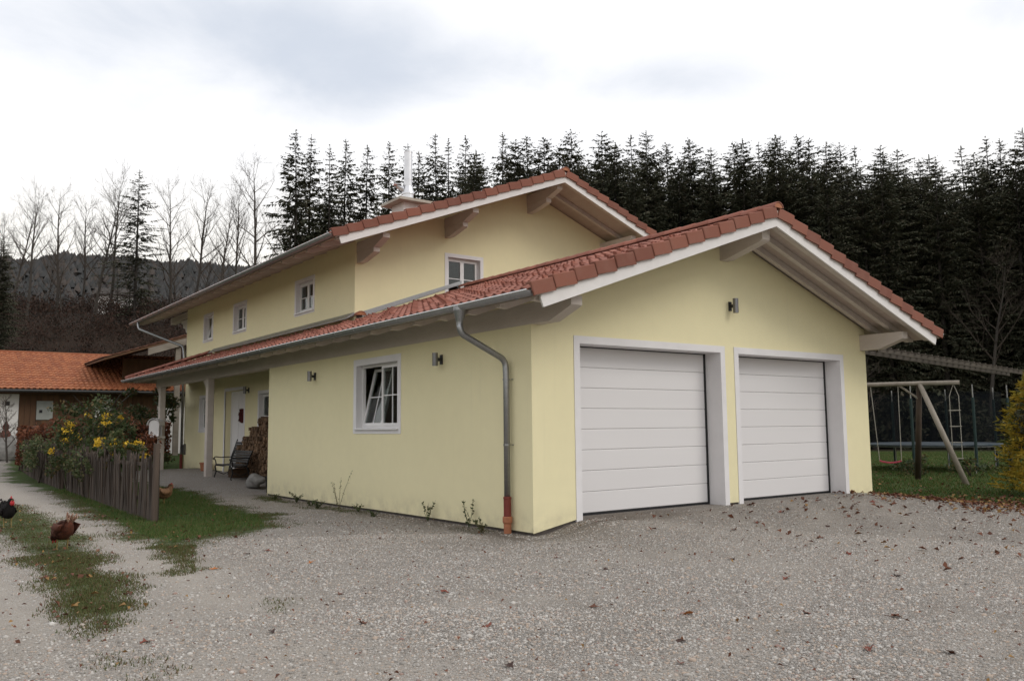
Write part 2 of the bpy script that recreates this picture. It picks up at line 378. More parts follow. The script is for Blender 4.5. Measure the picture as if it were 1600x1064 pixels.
def grassf(x, y):
    n = fbm(x, y, 1.3, 9, 4)-.5
    g = S((sdf(POLY_VERGE, x, y) + n*1.3 + .30)/.95)
    g = np.maximum(g, .88*S((sdf(POLY_STRIP, x, y) + n*.7 + .40)/.66))
    g = np.maximum(g, .8*S((sdf(POLY_SPARSE, x, y) + n*1.3 + .1)/.5))
    g = np.maximum(g, S((sdf(POLY_LAWN, x, y) + n*1.3 + .05)/.7))
    g = np.maximum(g, .85*S((.36 - np.abs(x+.34) + n*1.1)/.4)*S((y-4.2)/2)*S((11.6-y)/1.0))
    g = np.maximum(g, .5*S((.22 - np.abs(x+.26) + n*.8)/.35)*S((y-.3)/.6)*S((2.4-y)/1.0))
    g = np.maximum(g, .34*S((.5 - np.abs(x+6.5-.08*(y+3)) + n*1.8 - .18)/.5)*S((-1.8-y)/.8)*S((y+6.5)/2))
    r, az = polar(x, y)
    g = np.maximum(g, S((-7.6 - x + n*.8)/.5)*S((y+9)/3))
    g = np.maximum(g, np.where((y > 45) | (r > 70), 1, 0))
    return g
def dustf(x, y):
    # compacted fine wheel track along the left
    c1 = np.exp(-((np.asarray(x)+5.25 - .0*y)/.55)**2)*S((y+4.5)/3); c2 = np.exp(-((np.asarray(x)+6.95)/.6)**2)
    b = .75*S((-3.8-np.asarray(x))/1.3)*S((4-y)/4)
    x = np.asarray(x, float); y = np.asarray(y, float); dm = np.full(x.shape, 9.0)
    for P0, P1, P2 in (((-6.4,-7), (1.5,-7.5), (2.7,-.3)), ((-5.6,-2), (4.5,-5.5), (6.5,-.4))):   # tyre paths to the two doors
        for off in (-.75, .75):
            for t in np.linspace(0, 1, 26):
                px = P0[0]*(1-t)**2+2*P1[0]*t*(1-t)+P2[0]*t*t; py = P0[1]*(1-t)**2+2*P1[1]*t*(1-t)+P2[1]*t*t
                tx = 2*(1-t)*(P1[0]-P0[0])+2*t*(P2[0]-P1[0]); ty = 2*(1-t)*(P1[1]-P0[1])+2*t*(P2[1]-P1[1]); q = math.hypot(tx, ty)
                dm = np.minimum(dm, np.hypot(x-px+ty/q*off, y-py-tx/q*off))
    tr = .5*np.exp(-(dm/.34)**2)
    return np.clip(np.maximum(np.maximum(np.maximum(c1, c2), b), tr) + (fbm(x, y, .9, 21)-.5)*.9, 0, 1)

def ground_mat():
    t = NT('ground_gravel_and_grass'); p = t.pos()
    ga = t.attr('grass'); du = t.attr('dust'); da = t.attr('browned')
    v1 = t.n('ShaderNodeTexVoronoi'); t.l(p, v1.inputs['Vector']); v1.inputs['Scale'].default_value = 56
    v2 = t.n('ShaderNodeTexVoronoi'); t.l(p, v2.inputs['Vector']); v2.inputs['Scale'].default_value = 105
    big = t.noise(p, .45, 5, .6)
    sep = t.n('ShaderNodeSeparateColor'); t.l(v1.outputs['Color'], sep.inputs[0]); sep2 = t.n('ShaderNodeSeparateColor'); t.l(v2.outputs['Color'], sep2.inputs[0])
    st = t.mix(sep.outputs[0], (.205, .19, .172), (.54, .512, .474)); st = t.mix(t.rng(sep.outputs[1], .6, .95), st, (.42, .335, .265)); st = t.mix(t.rng(sep.outputs[2], .80, .88), st, (.62, .60, .58))
    fn = t.mix(sep2.outputs[0], (.165, .153, .138), (.48, .455, .425)); fn = t.mix(t.rng(sep2.outputs[1], .7, .95), fn, (.33, .25, .19))
    edge = t.rng(v1.outputs['Distance'], .25, .62)
    grav = t.mix(t.math('MULTIPLY', t.rng(sep.outputs[1], .25, .5), t.math('SUBTRACT', 1, edge, True)), fn, st)
    grav = t.mix(t.rng(big, .42, .7, 0, .35), grav, (.34, .302, .258))
    dustc = t.mix(t.noise(p, 7, 6, .7), (.39, .35, .302), (.31, .275, .233)); dustc = t.mix(t.rng(sep2.outputs[2], .62, .8, 0, .6), dustc, (.48, .46, .43))
    grav = t.mix(t.math('MULTIPLY', du, .72), grav, dustc)
    grav = t.mix(t.math('MULTIPLY', da, .6), grav, (.10, .072, .045))  # browner ground along the left wall and before the near door
    soil = t.mix(t.noise(p, 14, 5), (.060, .050, .030), (.095, .075, .045))
    gr = t.mix(t.noise(p, 5, 6, .7), (.040, .078, .018), (.078, .118, .030)); gr = t.mix(t.rng(t.noise(p, 1.1, 4), .5, .75, 0, .55), gr, (.10, .10, .042))
    gr = t.mix(t.rng(t.noise(p, 90, 2), .5, .8, 0, .7), gr, soil)
    f = t.math('ADD', ga, t.math('MULTIPLY', t.math('SUBTRACT', t.noise(p, 9, 6, .7), .5), 1.1)); f = t.rng(f, .40, 1.0, 0, 1, True)
    f2 = t.math('MULTIPLY', f, t.rng(ga, .05, .25))
    col = t.mix(f2, grav, gr)
    col = t.mix(t.attr('duff'), col, t.mix(t.noise(p, 1.5, 6, .7), (.050, .032, .022), (.028, .020, .015)))
    h1 = t.math('MULTIPLY', t.math('SUBTRACT', 1, edge), .9); h = t.math('ADD', h1, t.math('MULTIPLY', t.math('SUBTRACT', 1, v2.outputs['Distance']), .35))
    h = t.math('MULTIPLY', h, t.math('SUBTRACT', 1, t.math('MULTIPLY', du, .75)))
    h = t.math('ADD', h, t.math('MULTIPLY', t.noise(p, 160, 3), .35))
    t.pbsdf(col, .95, 0, .15, t.bump(h, 1.0, .022)); return t.m
M['ground'] = ground_mat()
def gridline(lo, hi, step, far):
    a = list(np.arange(lo, hi+step/2, step)); s = step; x = hi
    r = []
    while x < far: s = min(s*1.16, 160); x += s; r.append(x)
    l = []; s = step; x = lo
    while x > -far: s = min(s*1.16, 160); x -= s; l.append(x)
    return np.array(l[::-1]+a+r)
gx = gridline(-9.5, 12.5, .125, 2600); gy = gridline(-8.5, 26, .15, 2600)
XX, YY = np.meshgrid(gx, gy); V = np.stack([XX, YY, gz(XX, YY)], -1).reshape(-1, 3)
nx, ny = len(gx), len(gy); I = np.arange(nx*ny).reshape(ny, nx)
F = np.stack([I[:-1,:-1], I[:-1,1:], I[1:,1:], I[1:,:-1]], -1).reshape(-1, 4)
me = npmesh('ground', V, F, M['ground'], smooth=True)
for nm, fn in (('grass', grassf), ('dust', dustf), ('duff', lambda x, y: S((polar(x, y)[0]-np.where(polar(x, y)[1] > 60, 54, 51))/4)), ('browned', lambda x, y: np.clip(np.exp(-((x-1.6)/1.6)**2 - ((y+.1)/.5)**2)*1.2 + .9*np.exp(-((x+.15)/.3)**2)*np.where((y > -.2) & (y < 11.5), 1, 0), 0, 1)*(.4+.9*fbm(x, y, 2.2, 5)))):
    a = me.attributes.new(nm, 'FLOAT', 'POINT'); a.data.foreach_set('value', np.asarray(fn(V[:,0], V[:,1]), np.float32))
ground = obj('ground', me); ground['kind'] = 'structure'; ground['label'] = 'grey gravel yard and farm track with grass verges'

# ================================================================== the buildings
# lower roof (garage + porch): zb = upper edge of barge board;  main roof likewise
GA, GZ0, GS = 4.6, 5.15, .345
MA, MZ0, MS = 7.01, 8.46, .377
def zbg(x): return GZ0 - GS*abs(x-GA)
def zbm(x): return MZ0 - MS*abs(x-MA)
HX0, HX1, HY0, HY1 = 1.4, 12.62, 9.1, 24.2       # main house
GX0, GX1, GYE = 0.0, 9.22, 11.2                   # garage
RY0 = -1.25                                       # garage rake plane
MRY0, MRY1 = 7.4, 27.5                            # main roof ends

garage = thing('garage', 'pale yellow rendered double garage with white sectional doors and low red tiled roof', 'garage', (0, 0, 0))
house = thing('house', 'two-storey pale yellow house with white windows and red tiled gable roof behind the garage', 'house', (0, 0, 0))

def wall_strip(mb, o, U, u0, u1, bot, top, openings, depth, N):
    """vertical wall face along U from o, with rectangular openings (ua,ub,za,zb) and reveals going in by depth"""
    o = Vector(o); U = Vector(U); N = Vector(N)
    bp = sorted(set([u0, u1] + [q for op in openings for q in op[:2]] + [b for b in getattr(top, 'breaks', []) if u0 < b < u1] + list(np.linspace(u0, u1, 9))))
    def P(u, z, w=0): q = o + U*u - N*w; return (q.x, q.y, z)
    for a, b in zip(bp[:-1], bp[1:]):
        if b-a < 1e-5: continue
        ops = sorted([op for op in openings if op[0] <= a+1e-6 and op[1] >= b-1e-6], key=lambda q: q[2])
        lo = (bot(a), bot(b))
        for op in ops:
            if op[2] > min(lo)+.02: mb.add([P(a, lo[0]), P(b, lo[1]), P(b, op[2]), P(a, op[2])], [(0,1,2,3)])
            lo = (op[3], op[3])
        mb.add([P(a, lo[0]), P(b, lo[1]), P(b, top(b)), P(a, top(a))], [(0,1,2,3)])
    for a, b, z0, z1 in openings:
        mb.add([P(a,z0),P(a,z0,depth),P(a,z1,depth),P(a,z1)], [(0,1,2,3)]); mb.add([P(b,z0),P(b,z0,depth),P(b,z1,depth),P(b,z1)], [(3,2,1,0)])
        mb.add([P(a,z1),P(b,z1),P(b,z1,depth),P(a,z1,depth)], [(0,1,2,3)]); mb.add([P(a,z0),P(b,z0),P(b,z0,depth),P(a,z0,depth)], [(3,2,1,0)])

def frame_band(o, U, N, a, b, z0, z1, w, proud, back=0.0, bottom=True, below=None):
    """flat painted surround round an opening"""
    o = Vector(o); U = Vector(U); N = Vector(N); mb = MB()
    def bx(ua, ub, za, zb):
        q = []
        for ww in (-back, proud):
            for u, z in ((ua, za), (ub, za), (ub, zb), (ua, zb)):
                p = o + U*u + N*ww; q.append((p.x, p.y, z))
        mb.add(q, [(3,2,1,0),(4,5,6,7),(0,1,5,4),(1,2,6,5),(2,3,7,6),(3,0,4,7)])
    zb0 = z0 if below is None else below
    bx(a-w, a, zb0, z1+w); bx(b, b+w, zb0, z1+w); bx(a, b, z1, z1+w)
    if bottom: bx(a, b, zb0, z0)
    return mb

def window(parent, o, U, N, a, b, z0, z1, inset=.15, trim=.10, tilt=None, rows=2, cols=2, sill=True, name='window', glazing=2):
    """part 'window' (the outer frame) with trim, sash, pane, muntin, sill sub-parts"""
    o = Vector(o); U = Vector(U); N = Vector(N)
    def P(u, z, w): p = o + U*u + N*w; return (p.x, p.y, z)
    def bx(mb, ua, ub, za, zb, w0, w1):
        q = [P(ua,za,w0),P(ub,za,w0),P(ub,zb,w0),P(ua,zb,w0),P(ua,za,w1),P(ub,za,w1),P(ub,zb,w1),P(ua,zb,w1)]
        mb.add(q, [(3,2,1,0),(4,5,6,7),(0,1,5,4),(1,2,6,5),(2,3,7,6),(3,0,4,7)])
    f = .05; mb = MB(); w0, w1 = -inset-.06, -inset
    bx(mb, a, a+f, z0, z1, w0, w1); bx(mb, b-f, b, z0, z1, w0, w1); bx(mb, a+f, b-f, z0, z0+f, w0, w1); bx(mb, a+f, b-f, z1-f, z1, w0, w1)
    win = mb.build(name, M['pvc'], parent)
    tb = frame_band(o, U, N, a, b, z0, z1, trim, .012, .02, True, z0-trim*.9)
    bx(tb, a+.0006, a+.004, z0, z1, -inset-.06, .0115); bx(tb, b-.004, b-.0006, z0, z1, -inset-.06, .0115); bx(tb, a+.004, b-.004, z1-.004, z1-.0006, -inset-.06, .0115)
    tb.build('trim', M['trim'], win)
    mid = (a+b)/2; leaves = [(a+f, mid), (mid, b-f)] if cols == 2 else [(a+f, b-f)]
    for k, (ua, ub) in enumerate(leaves):
        s = .055; mb = MB(); y0, y1 = -inset-.045, -inset+.012
        za, zb = z0+f-.01, z1-f+.01; ua -= .006*(k == 0); ub += .006*(k == len(leaves)-1)
        ua += .002; ub -= .002
        bx(mb, ua, ua+s, za, zb, y0, y1); bx(mb, ub-s, ub, za, zb, y0, y1); bx(mb, ua+s, ub-s, za, za+s, y0, y1); bx(mb, ua+s, ub-s, zb-s, zb, y0, y1)
        sash = mb.build('sash', M['pvc'], win)
        pieces = [sash]
        g = MB(); bx(g, ua+s-.004, ub-s+.004, za+s-.004, zb-s+.004, -inset-.022, -inset-.014); gl = g.build('pane', M['glass'], win); pieces.append(gl)
        m2 = MB(); mw = .011
        zc = (za+zb)/2; bx(m2, ua+s, ub-s, zc-mw, zc+mw, -inset-.03, -inset-.004)
        if glazing == 2:
            uc = (ua+ub)/2; bx(m2, uc-mw, uc+mw, za+s, zc-mw, -inset-.03, -inset-.004); bx(m2, uc-mw, uc+mw, zc+mw, zb-s, -inset-.03, -inset-.004)
        pieces.append(m2.build('muntin', M['pvc'], win))
        if tilt == k:
            hp = Vector(P(ua, za, -inset-.02)); rot = Matrix.Translation(hp) @ Matrix.Rotation(R_(13), 4, U) @ Matrix.Translation(-hp)
            # lean the sash head into the room
            test = rot @ Vector(P(ua, zb, -inset)); 
            if (test - Vector(P(ua, zb, -inset))).dot(N) > 0: rot = Matrix.Translation(hp) @ Matrix.Rotation(R_(-13), 4, U) @ Matrix.Translation(-hp)
            for pc in pieces: pc.data.transform(rot)
    if sill:
        mb = MB(); q = [P(a-.05, z0+.012, -inset), P(b+.05, z0+.012, -inset), P(b+.05, z0-.012, .055), P(a-.05, z0-.012, .055)]
        q2 = [(x, y, z-.028) for x, y, z in q]
        mb.add(q+q2, [(0,1,2,3),(7,6,5,4),(0,4,5,1),(1,5,6,2),(2,6,7,3),(3,7,4,0)]); ob = mb.build('sill', M['pvc'], win); fixn(ob.data)
    return win

# ---- garage walls
gtop = lambda x: zbg(x) - .03
gtop.breaks = [GA]
OP1 = (.97, 4.40, -.2, 2.82); OP2 = (4.905, 8.225, -.2, 2.82)
mb = MB()
wall_strip(mb, (0,0,0), (1,0,0), GX0, GX1, lambda u: G(u, -.02)+.035, gtop, [OP1, OP2], .36, (0,-1,0))
gw = (4.25, 6.05, 1.50, 2.80)
wall_strip(mb, (0,0,0), (0,1,0), 0.0, GYE, lambda u: G(-.02, u)+.045, lambda u: zbg(0)-.03, [gw], .20, (-1,0,0))
wall_strip(mb, (GX1,0,0), (0,1,0), 0.0, HY0, lambda u: G(GX1+.02, u)+.02, lambda u: zbg(GX1)-.03, [], .2, (1,0,0))
mb.add([(0,GYE,-.4),(HX0,GYE,-.4),(HX0,GYE,zbg(HX0)),(0,GYE,zbg(0)-.03)], [(0,1,2,3)])
w_ = mb.build('wall', M['plaster'], garage)
mb = MB(); mb.box(.02, GX1-.02, .02, .3, -.6, .1); mb.box(.02, .3, .3, GYE-.02, -.6, .0); mb.box(GX1-.3, GX1-.02, .3, HY0, -.6, .05)
# leave the door openings free of plinth height
mb2 = MB(); mb2.box(.02, .97, .02, .34, -.6, .06); mb2.box(4.40, 4.905, .02, .34, -.6, .09); mb2.box(8.225, GX1-.02, .02, .34, -.6, .09); mb2.box(.02, .3, .34, GYE-.02, -.6, .0); mb2.box(GX1-.3, GX1-.02, .34, HY0, -.6, .05)
mb2.build('plinth', M['plinth'], garage)
# ---- garage doors: eight ribbed panels each
for di, (a, b, _, zt) in enumerate((OP1, OP2)):
    z0 = G((a+b)/2, .2) - .005
    mb = MB(); mb.box(a+.004, a+.05, .352, .40, z0, zt); mb.box(b-.05, b-.004, .352, .40, z0, zt); mb.box(a+.05, b-.05, .356, .40, zt-.02, zt-.002)
    d = mb.build('garage_door', M['seal'], garage, label='white sectional door at the near left end of the garage front' if di == 0 else 'white sectional door at the far right end of the garage front')
    frame_band((0,0,0), (1,0,0), (0,-1,0), a, b, 0, zt, .12, .014, .02, False, -.2).build('trim', M['trim'], d)
    mb = MB()   # painted white reveal lining
    mb.box(a+.0005, a+.004, -.013, .352, -.2, zt); mb.box(b-.004, b-.0005, -.013, .352, -.2, zt); mb.box(a+.004, b-.004, -.013, .352, zt-.004, zt-.0005)
    mb.build('reveal_lining', M['trim'], d)
    zs = z0 + .045; ph = (zt - .01 - zs)/8
    for k in range(8):
        za = zs + k*ph; zb_ = za + ph - .003
        pr = [(a+.03, .372), (a+.03, .366), ]
        mb = MB(); poly = [(0, .378, za), (0, .370, za+.003), (0, .366, za+.011), (0, .366, zb_-.011), (0, .370, zb_-.003), (0, .378, zb_)]
        mb.prism([(a+.028, y, z) for _, y, z in poly], (b-a-.056, 0, 0)); ob = mb.build('panel', M['door'], d); fixn(ob.data)
    mb = MB(); mb.box(a+.03, b-.03, .3785, .41, zs-.02, zt-.005); mb.build('backing', M['lampmetal'], d)
    mb = MB(); mb.box(a+.01, b-.01, .36, .40, z0-.03, zs); mb.build('bottom_seal', M['seal'], d)
window(garage, (0,0,0), (0,1,0), (-1,0,0), *gw, inset=.13, trim=.13, tilt=1)

# ---- house walls
mtop = lambda x: zbm(x) - .03
mtop.breaks = [MA]
mb = MB()
GWIN = (4.17, 5.24, 5.0, 6.14)
wall_strip(mb, (0,HY0,0), (1,0,0), HX0, HX1, lambda u: -.3, mtop, [GWIN], .2, (0,-1,0))
W3 = (11.72, 12.95, 4.80, 5.66); W2 = (17.28, 18.46, 4.80, 5.66); W1 = (20.88, 21.88, 4.80, 5.68)
GWL = (21.05, 22.15, 1.48, 2.66); DOOR = (17.25, 19.2, .02, 2.80); WR = (14.5, 15.85, 1.2, 2.6)
wall_strip(mb, (HX0,0,0), (0,1,0), HY0, HY1, lambda u: G(HX0-.05, u)+.02, lambda u: zbm(HX0)-.03, [W3, W2, W1, GWL, DOOR, WR], .22, (-1,0,0))
wall_strip(mb, (HX1,0,0), (0,1,0), HY0, HY1, lambda u: -.3, lambda u: zbm(HX1)-.03, [], .2, (1,0,0))
wall_strip(mb, (0,HY1,0), (1,0,0), HX0, HX1, lambda u: -.4, mtop, [], .2, (0,1,0))
mb.build('wall', M['plaster'], house)
window(house, (0,HY0,0), (1,0,0), (0,-1,0), *GWIN, inset=.13, trim=.10, glazing=1)
window(house, (HX0,0,0), (0,1,0), (-1,0,0), *W3, inset=.12, trim=.10, glazing=1)
window(house, (HX0,0,0), (0,1,0), (-1,0,0), *W2, inset=.12, trim=.10, glazing=1)
window(house, (HX0,0,0), (0,1,0), (-1,0,0), *W1, inset=.12, trim=.10, tilt=1, glazing=1)
window(house, (HX0,0,0), (0,1,0), (-1,0,0), *GWL, inset=.12, trim=.10, glazing=1)
window(house, (HX0,0,0), (0,1,0), (-1,0,0), *WR, inset=.12, trim=.10, glazing=1)
# front door in its deep reveal
a, b, z0, z1 = DOOR
mb = MB(); mb.box(HX0+.20, HX0+.26, a, a+.07, z0, z1); mb.box(HX0+.20, HX0+.26, b-.07, b, z0, z1); mb.box(HX0+.20, HX0+.26, a+.07, b-.07, z1-.07, z1); mb.box(HX0+.20, HX0+.26, 18.42, 18.5, z0, z1-.07)
fd = mb.build('front_door', M['pvc'], house, label='white front door under the porch')
frame_band((HX0,0,0), (0,1,0), (-1,0,0), a, b, 0, z1, .10, .012, .02, False, .0).build('trim', M['trim'], fd)
mb = MB(); mb.box(HX0+.215, HX0+.25, a+.072, 18.418, z0+.01, z1-.072)
for zz in (.35, .8, 1.25, 1.7, 2.15): mb.box(HX0+.205, HX0+.216, a+.2, 18.3, zz, zz+.30)
mb.build('door_leaf', M['door'], fd)
mb = MB(); mb.box(HX0+.22, HX0+.245, 18.502, b-.072, z0+.01, z1-.072); mb.build('side_panel', M['door'], fd)
mb = MB(); mb.tube([(HX0+.215, 17.42, 1.1), (HX0+.15, 17.42, 1.1), (HX0+.15, 17.56, 1.1)], .012, 8); mb.build('handle', M['steel'], fd, True)
mb = MB(); mb.box(HX0-.02, HX0-.002, 23.9, 24.15, .55, .95); mb.box(HX0-.07, HX0-.02, 23.92, 24.13, .58, .92); mb.build('meter_box', M['lampmetal'], house)

# ---- roof tiles
TW, TL, TG = .222, .43, .405
def tile_mesh(name, nib):
    k = 8; vs_ = []; fs = []
    for j in range(k+1):
        u = TW*j/k - TW/2; w = .5+.5*math.cos(2*math.pi*(j/k - .38)); w = w**1.4*.042
        vs_ += [(u, -.0, .036+w), (u, TL, .006+w), (u, 0.0, .012+w)]
    for j in range(k):
        a0 = j*3; b0 = (j+1)*3
        fs += [(a0, b0, b0+1, a0+1), (a0+2, b0+2, b0, a0)]
    m_ = MB(); m_.add(vs_, fs)
    if nib:
        u = TW*.38-TW/2
        m_.add([(u-.03, .16, .06), (u+.03, .16, .06), (u+.022, .155, .125), (u-.022, .155, .125), (u-.03, .30, .06), (u+.03, .30, .06)], [(0,1,2,3),(3,2,5,4),(0,3,4),(1,5,2)])
    me_ = m_.mesh(name, M['tile']); a_ = me_.attributes.new('rnd', 'FLOAT', 'POINT'); return me_
TM = [tile_mesh('tile', False), tile_mesh('tile', True)]
TMv = []
for me_ in TM:
    v = np.empty(len(me_.vertices)*3); me_.vertices.foreach_get('co', v); TMv.append((v.reshape(-1,3), [tuple(p.vertices) for p in me_.polygons]))
def place_tiles(parent, mats, near=300, stuffname='tile_field', jitter=True):
    """mats: list of (Matrix, variant). nearest ones are single pieces, the rest one joined field"""
    mats.sort(key=lambda q: (q[0].translation - CAM).length)
    for mtx, v in mats[:near]:
        o = obj('tile', TM[v], parent); o.matrix_local = mtx
    vs_ = []; fs = []; rn = []
    for mtx, v in mats[near:]:
        A = np.array(mtx); P, FF = TMv[v]; o0 = len(vs_); q = P @ A[:3,:3].T + A[:3,3]; r = random.random()
        vs_ += [tuple(x) for x in q]; fs += [tuple(i+o0 for i in f) for f in FF]; rn += [r]*len(P)
    if vs_:
        me_ = bpy.data.meshes.new(stuffname); me_.from_pydata(vs_, [], fs); me_.materials.append(M['tile']); at_ = me_.attributes.new('rnd', 'FLOAT', 'POINT'); at_.data.foreach_set('value', rn)
        o = obj(stuffname, me_, parent); o['kind'] = 'stuff'
def slope_tiles(ax, z0, sl, x_eave, y0, y1, xlim, off=.10, nibs=True):
    """tiles on one slope; x_eave<ax: left slope. xlim(y) -> how far up (x) tiles may start"""
    sg = 1 if x_eave < ax else -1
    al = math.atan(sl); Sx = Vector((sg*math.cos(al), 0, math.sin(al))); Nn = Vector((-sg*math.sin(al), 0, math.cos(al))); Uu = Vector((0, -sg, 0))
    out = []; nrow = int(abs(ax-x_eave)/math.cos(al)/TG + .35); ncol = int((y1-y0)/TW)
    for r in range(nrow):
        for c in range(ncol):
            y = y0 + (c+.5)*TW; x = x_eave + sg*r*TG*math.cos(al)
            if sg*(xlim(y) - x) < .12: continue
            p = Vector((x, y, z0 - sl*abs(x-ax) + off)) + Nn*random.uniform(-.003, .003)
            m_ = Matrix((Uu, Sx, Nn)).transposed().to_4x4()
            m_ = Matrix.Translation(p) @ m_ @ Matrix.Rotation(random.gauss(0, .006), 4, 'Z')
            out.append((m_, 1 if nibs and ((r*2+c) % 5 == 0 or (r+c*3) % 11 == 0) and r < 11 else 0))
    return out
def verge_tiles(parent, ax, z0, sl, x_eave, y, sg, front=-1, off=.0):
    """box-shaped verge tiles along a rake; sg=+1 left slope"""
    al = math.atan(sl); n = int(round(abs(ax-x_eave)/math.cos(al)/TG)); step = abs(ax-x_eave)/math.cos(al)/n
    Sx = Vector((sg*math.cos(al), 0, math.sin(al))); Nn = Vector((-sg*math.sin(al), 0, math.cos(al))); Yv = Vector((0, front, 0))
    L_ = step-.006
    # section in (yv, n): outer skirt + top flange, made as closed profile
    prof = [(0.0, -.012), (.0, .172), (-.010, .184), (-.12, .184), (-.12, .158), (-.03, .158), (-.03, -.012)]
    mb = MB(); k = len(prof); vs_ = []
    for s_, dn, dy in ((0.0, .026, .012), (.014, .036, .018), (L_, -.004, .0)):
        for yv, nn in prof: vs_.append((yv+dy, s_, nn+dn))
    fs = [tuple(range(k)), tuple(2*k+i for i in range(k))[::-1]]
    for q in range(2): fs += [(q*k+i, q*k+(i+1)%k, (q+1)*k+(i+1)%k, (q+1)*k+i) for i in range(k)]
    mb.add(vs_, fs); me_ = mb.mesh('verge_tile', M['verge']); fixn(me_)
    for r in range(n):
        x = x_eave + sg*r*step*math.cos(al); p = Vector((x, y, z0 - sl*abs(x-ax) + off)) + Nn*random.uniform(-.004, .004) + Yv*random.uniform(-.003, .004)
        o = obj('verge_tile', me_, parent); o.matrix_local = Matrix.Translation(p) @ Matrix((Yv, Sx, Nn)).transposed().to_4x4() @ Matrix.Rotation(random.gauss(0, .014), 4, 'X')
def ridge_tiles(parent, p0, p1, mat_='tile', name='ridge_tile', r=.125, endcap=True):
    p0 = Vector(p0); p1 = Vector(p1); L_ = (p1-p0).length; n = max(1, int(L_/.38)); st = L_/n; d = (p1-p0)/L_
    mb = MB(); vs_ = []; fs = []; kk = 8
    for s_, rr, dz in ((0, r*1.08, .0), (st+.03, r*.95, 0)):
        for j in range(kk+1):
            t = math.pi*j/kk; vs_.append((rr*math.cos(t), s_, rr*math.sin(t)*.8)); 
        for j in range(kk+1):
            t = math.pi*j/kk; vs_.append(((rr-.02)*math.cos(t), s_, (rr-.02)*math.sin(t)*.8))
    q = kk+1
    for j in range(kk): fs += [(j, j+1, 2*q+j+1, 2*q+j), (j, q+j, q+j+1, j+1)]
    mb.add(vs_, fs); me_ = mb.mesh(name, M[mat_], True); fixn(me_)
    b = d.cross(Vector((0,0,1))).normalized(); c = b.cross(d)
    for i in range(n):
        o = obj(name, me_, parent); o.matrix_local = Matrix.Translation(p0 + d*st*i + Vector((0,0,random.uniform(-.004,.004)))) @ Matrix((b, d, c)).transposed().to_4x4()
    if endcap:
        mb = MB(); mb.add([p0 - d*.0 + b*(r*math.cos(math.pi*j/8)) + c*(r*.8*math.sin(math.pi*j/8)) + d*.01 for j in range(9)], [tuple(range(9))]); mb.build('ridge_end_disc', M['terra'], parent)

# garage + porch roof
HIPY = 20.6; XE = -.90; YE = 23.9
def xlim_g(y):
    if y < HY0: return GA
    if y < HIPY: return HX0
    return HX0 - (y-HIPY)/(YE-HIPY)*(HX0-XE)
mb = MB(); t_ = .12
def deck(mb, pts, th):
    n = len(pts); mb.add([(x, y, z) for x, y, z in pts] + [(x, y, z+th) for x, y, z in pts], [tuple(range(n))[::-1], tuple(range(n, 2*n))] + [(i, (i+1)%n, (i+1)%n+n, i+n) for i in range(n)])
yb = RY0+.03; xw = XE+.06
deck(mb, [(xw, yb, zbg(xw)), (GA, yb, zbg(GA)), (GA, HY0-.003, zbg(GA)), (HX0-.003, HY0-.003, zbg(HX0)), (HX0-.003, HIPY, zbg(HX0)), (xw, YE-.1, zbg(xw))], t_)
XR = 2*GA - XE; xr = XR-.06
deck(mb, [(GA, yb, zbg(GA)), (xr, yb, zbg(xr)), (xr, HY0-.003, zbg(xr)), (GA, HY0-.003, zbg(GA))], t_)
deck(mb, [(xw, YE-.1, zbg(xw)), (HX0-.003, HIPY, zbg(HX0)), (HX0-.003, YE-.1, zbg(xw))], t_)
groof = mb.build('roof', M['soffit'], garage, label='low red tiled roof over garage and porch'); fixn(groof.data)
tl = slope_tiles(GA, GZ0, GS, XE, RY0+.12, YE, xlim_g) + slope_tiles(GA, GZ0, GS, XR, RY0+.12, HY0-.02, lambda y: GA)
place_tiles(groof, tl, 300)
verge_tiles(groof, GA, GZ0, GS, XE, RY0, 1); verge_tiles(groof, GA, GZ0, GS, XR, RY0, -1)
ridge_tiles(groof, (GA, RY0-.02, GZ0+.155), (GA, HY0-.05, GZ0+.155))
ridge_tiles(groof, (HX0-.1, HIPY+.15, zbg(HX0)+.2), (XE+.1, YE-.05, zbg(XE)+.2), endcap=False)
ridge_tiles(groof, (HX0+.05, HY0-.28, zbg(HX0)+.26), (HX0+.10, HY0-.04, zbg(HX0)+.28), endcap=True)
mb = MB(); q = zbg(HX0)+.17
mb.prism([(HX0-.02, HY0, q+.10), (HX0-.002, HY0, q+.18), (HX0-.02, HY0, q+.185), (HX0-.24, HY0, q+.02), (HX0-.24, HY0, q+.005)], (0, HIPY-HY0, 0)); ob = mb.build('flashing', M['zinc'], groof); fixn(ob.data)
mb = MB(); mb.prism([(HX0+.05, HY0-.02, zbg(HX0+.05)+.32), (HX0+.05, HY0-.02, zbg(HX0+.05)+.18), (GA, HY0-.02, GZ0+.26), (GA, HY0-.02, GZ0+.36)], (0, .018, 0)); ob = mb.build('flashing', M['zinc'], groof); fixn(ob.data)
# barge boards
def barge(parent, ax, z0, sl, xe, y, h=.17):
    for sg, x0 in ((1, xe), (-1, 2*ax-xe)):
        za = z0 - sl*abs(x0-ax); mb = MB()
        pts = [(x0, y, za-.05), (x0+sg*.05, y, za-h), (ax, y, z0-h), (ax, y, z0+.03), (x0, y, za+.03)]
        mb.prism(pts, (0, .035, 0)); ob = mb.build('barge_board', M['board'], parent); fixn(ob.data)
barge(garage, GA, GZ0, GS, XE+.15, RY0+.045)
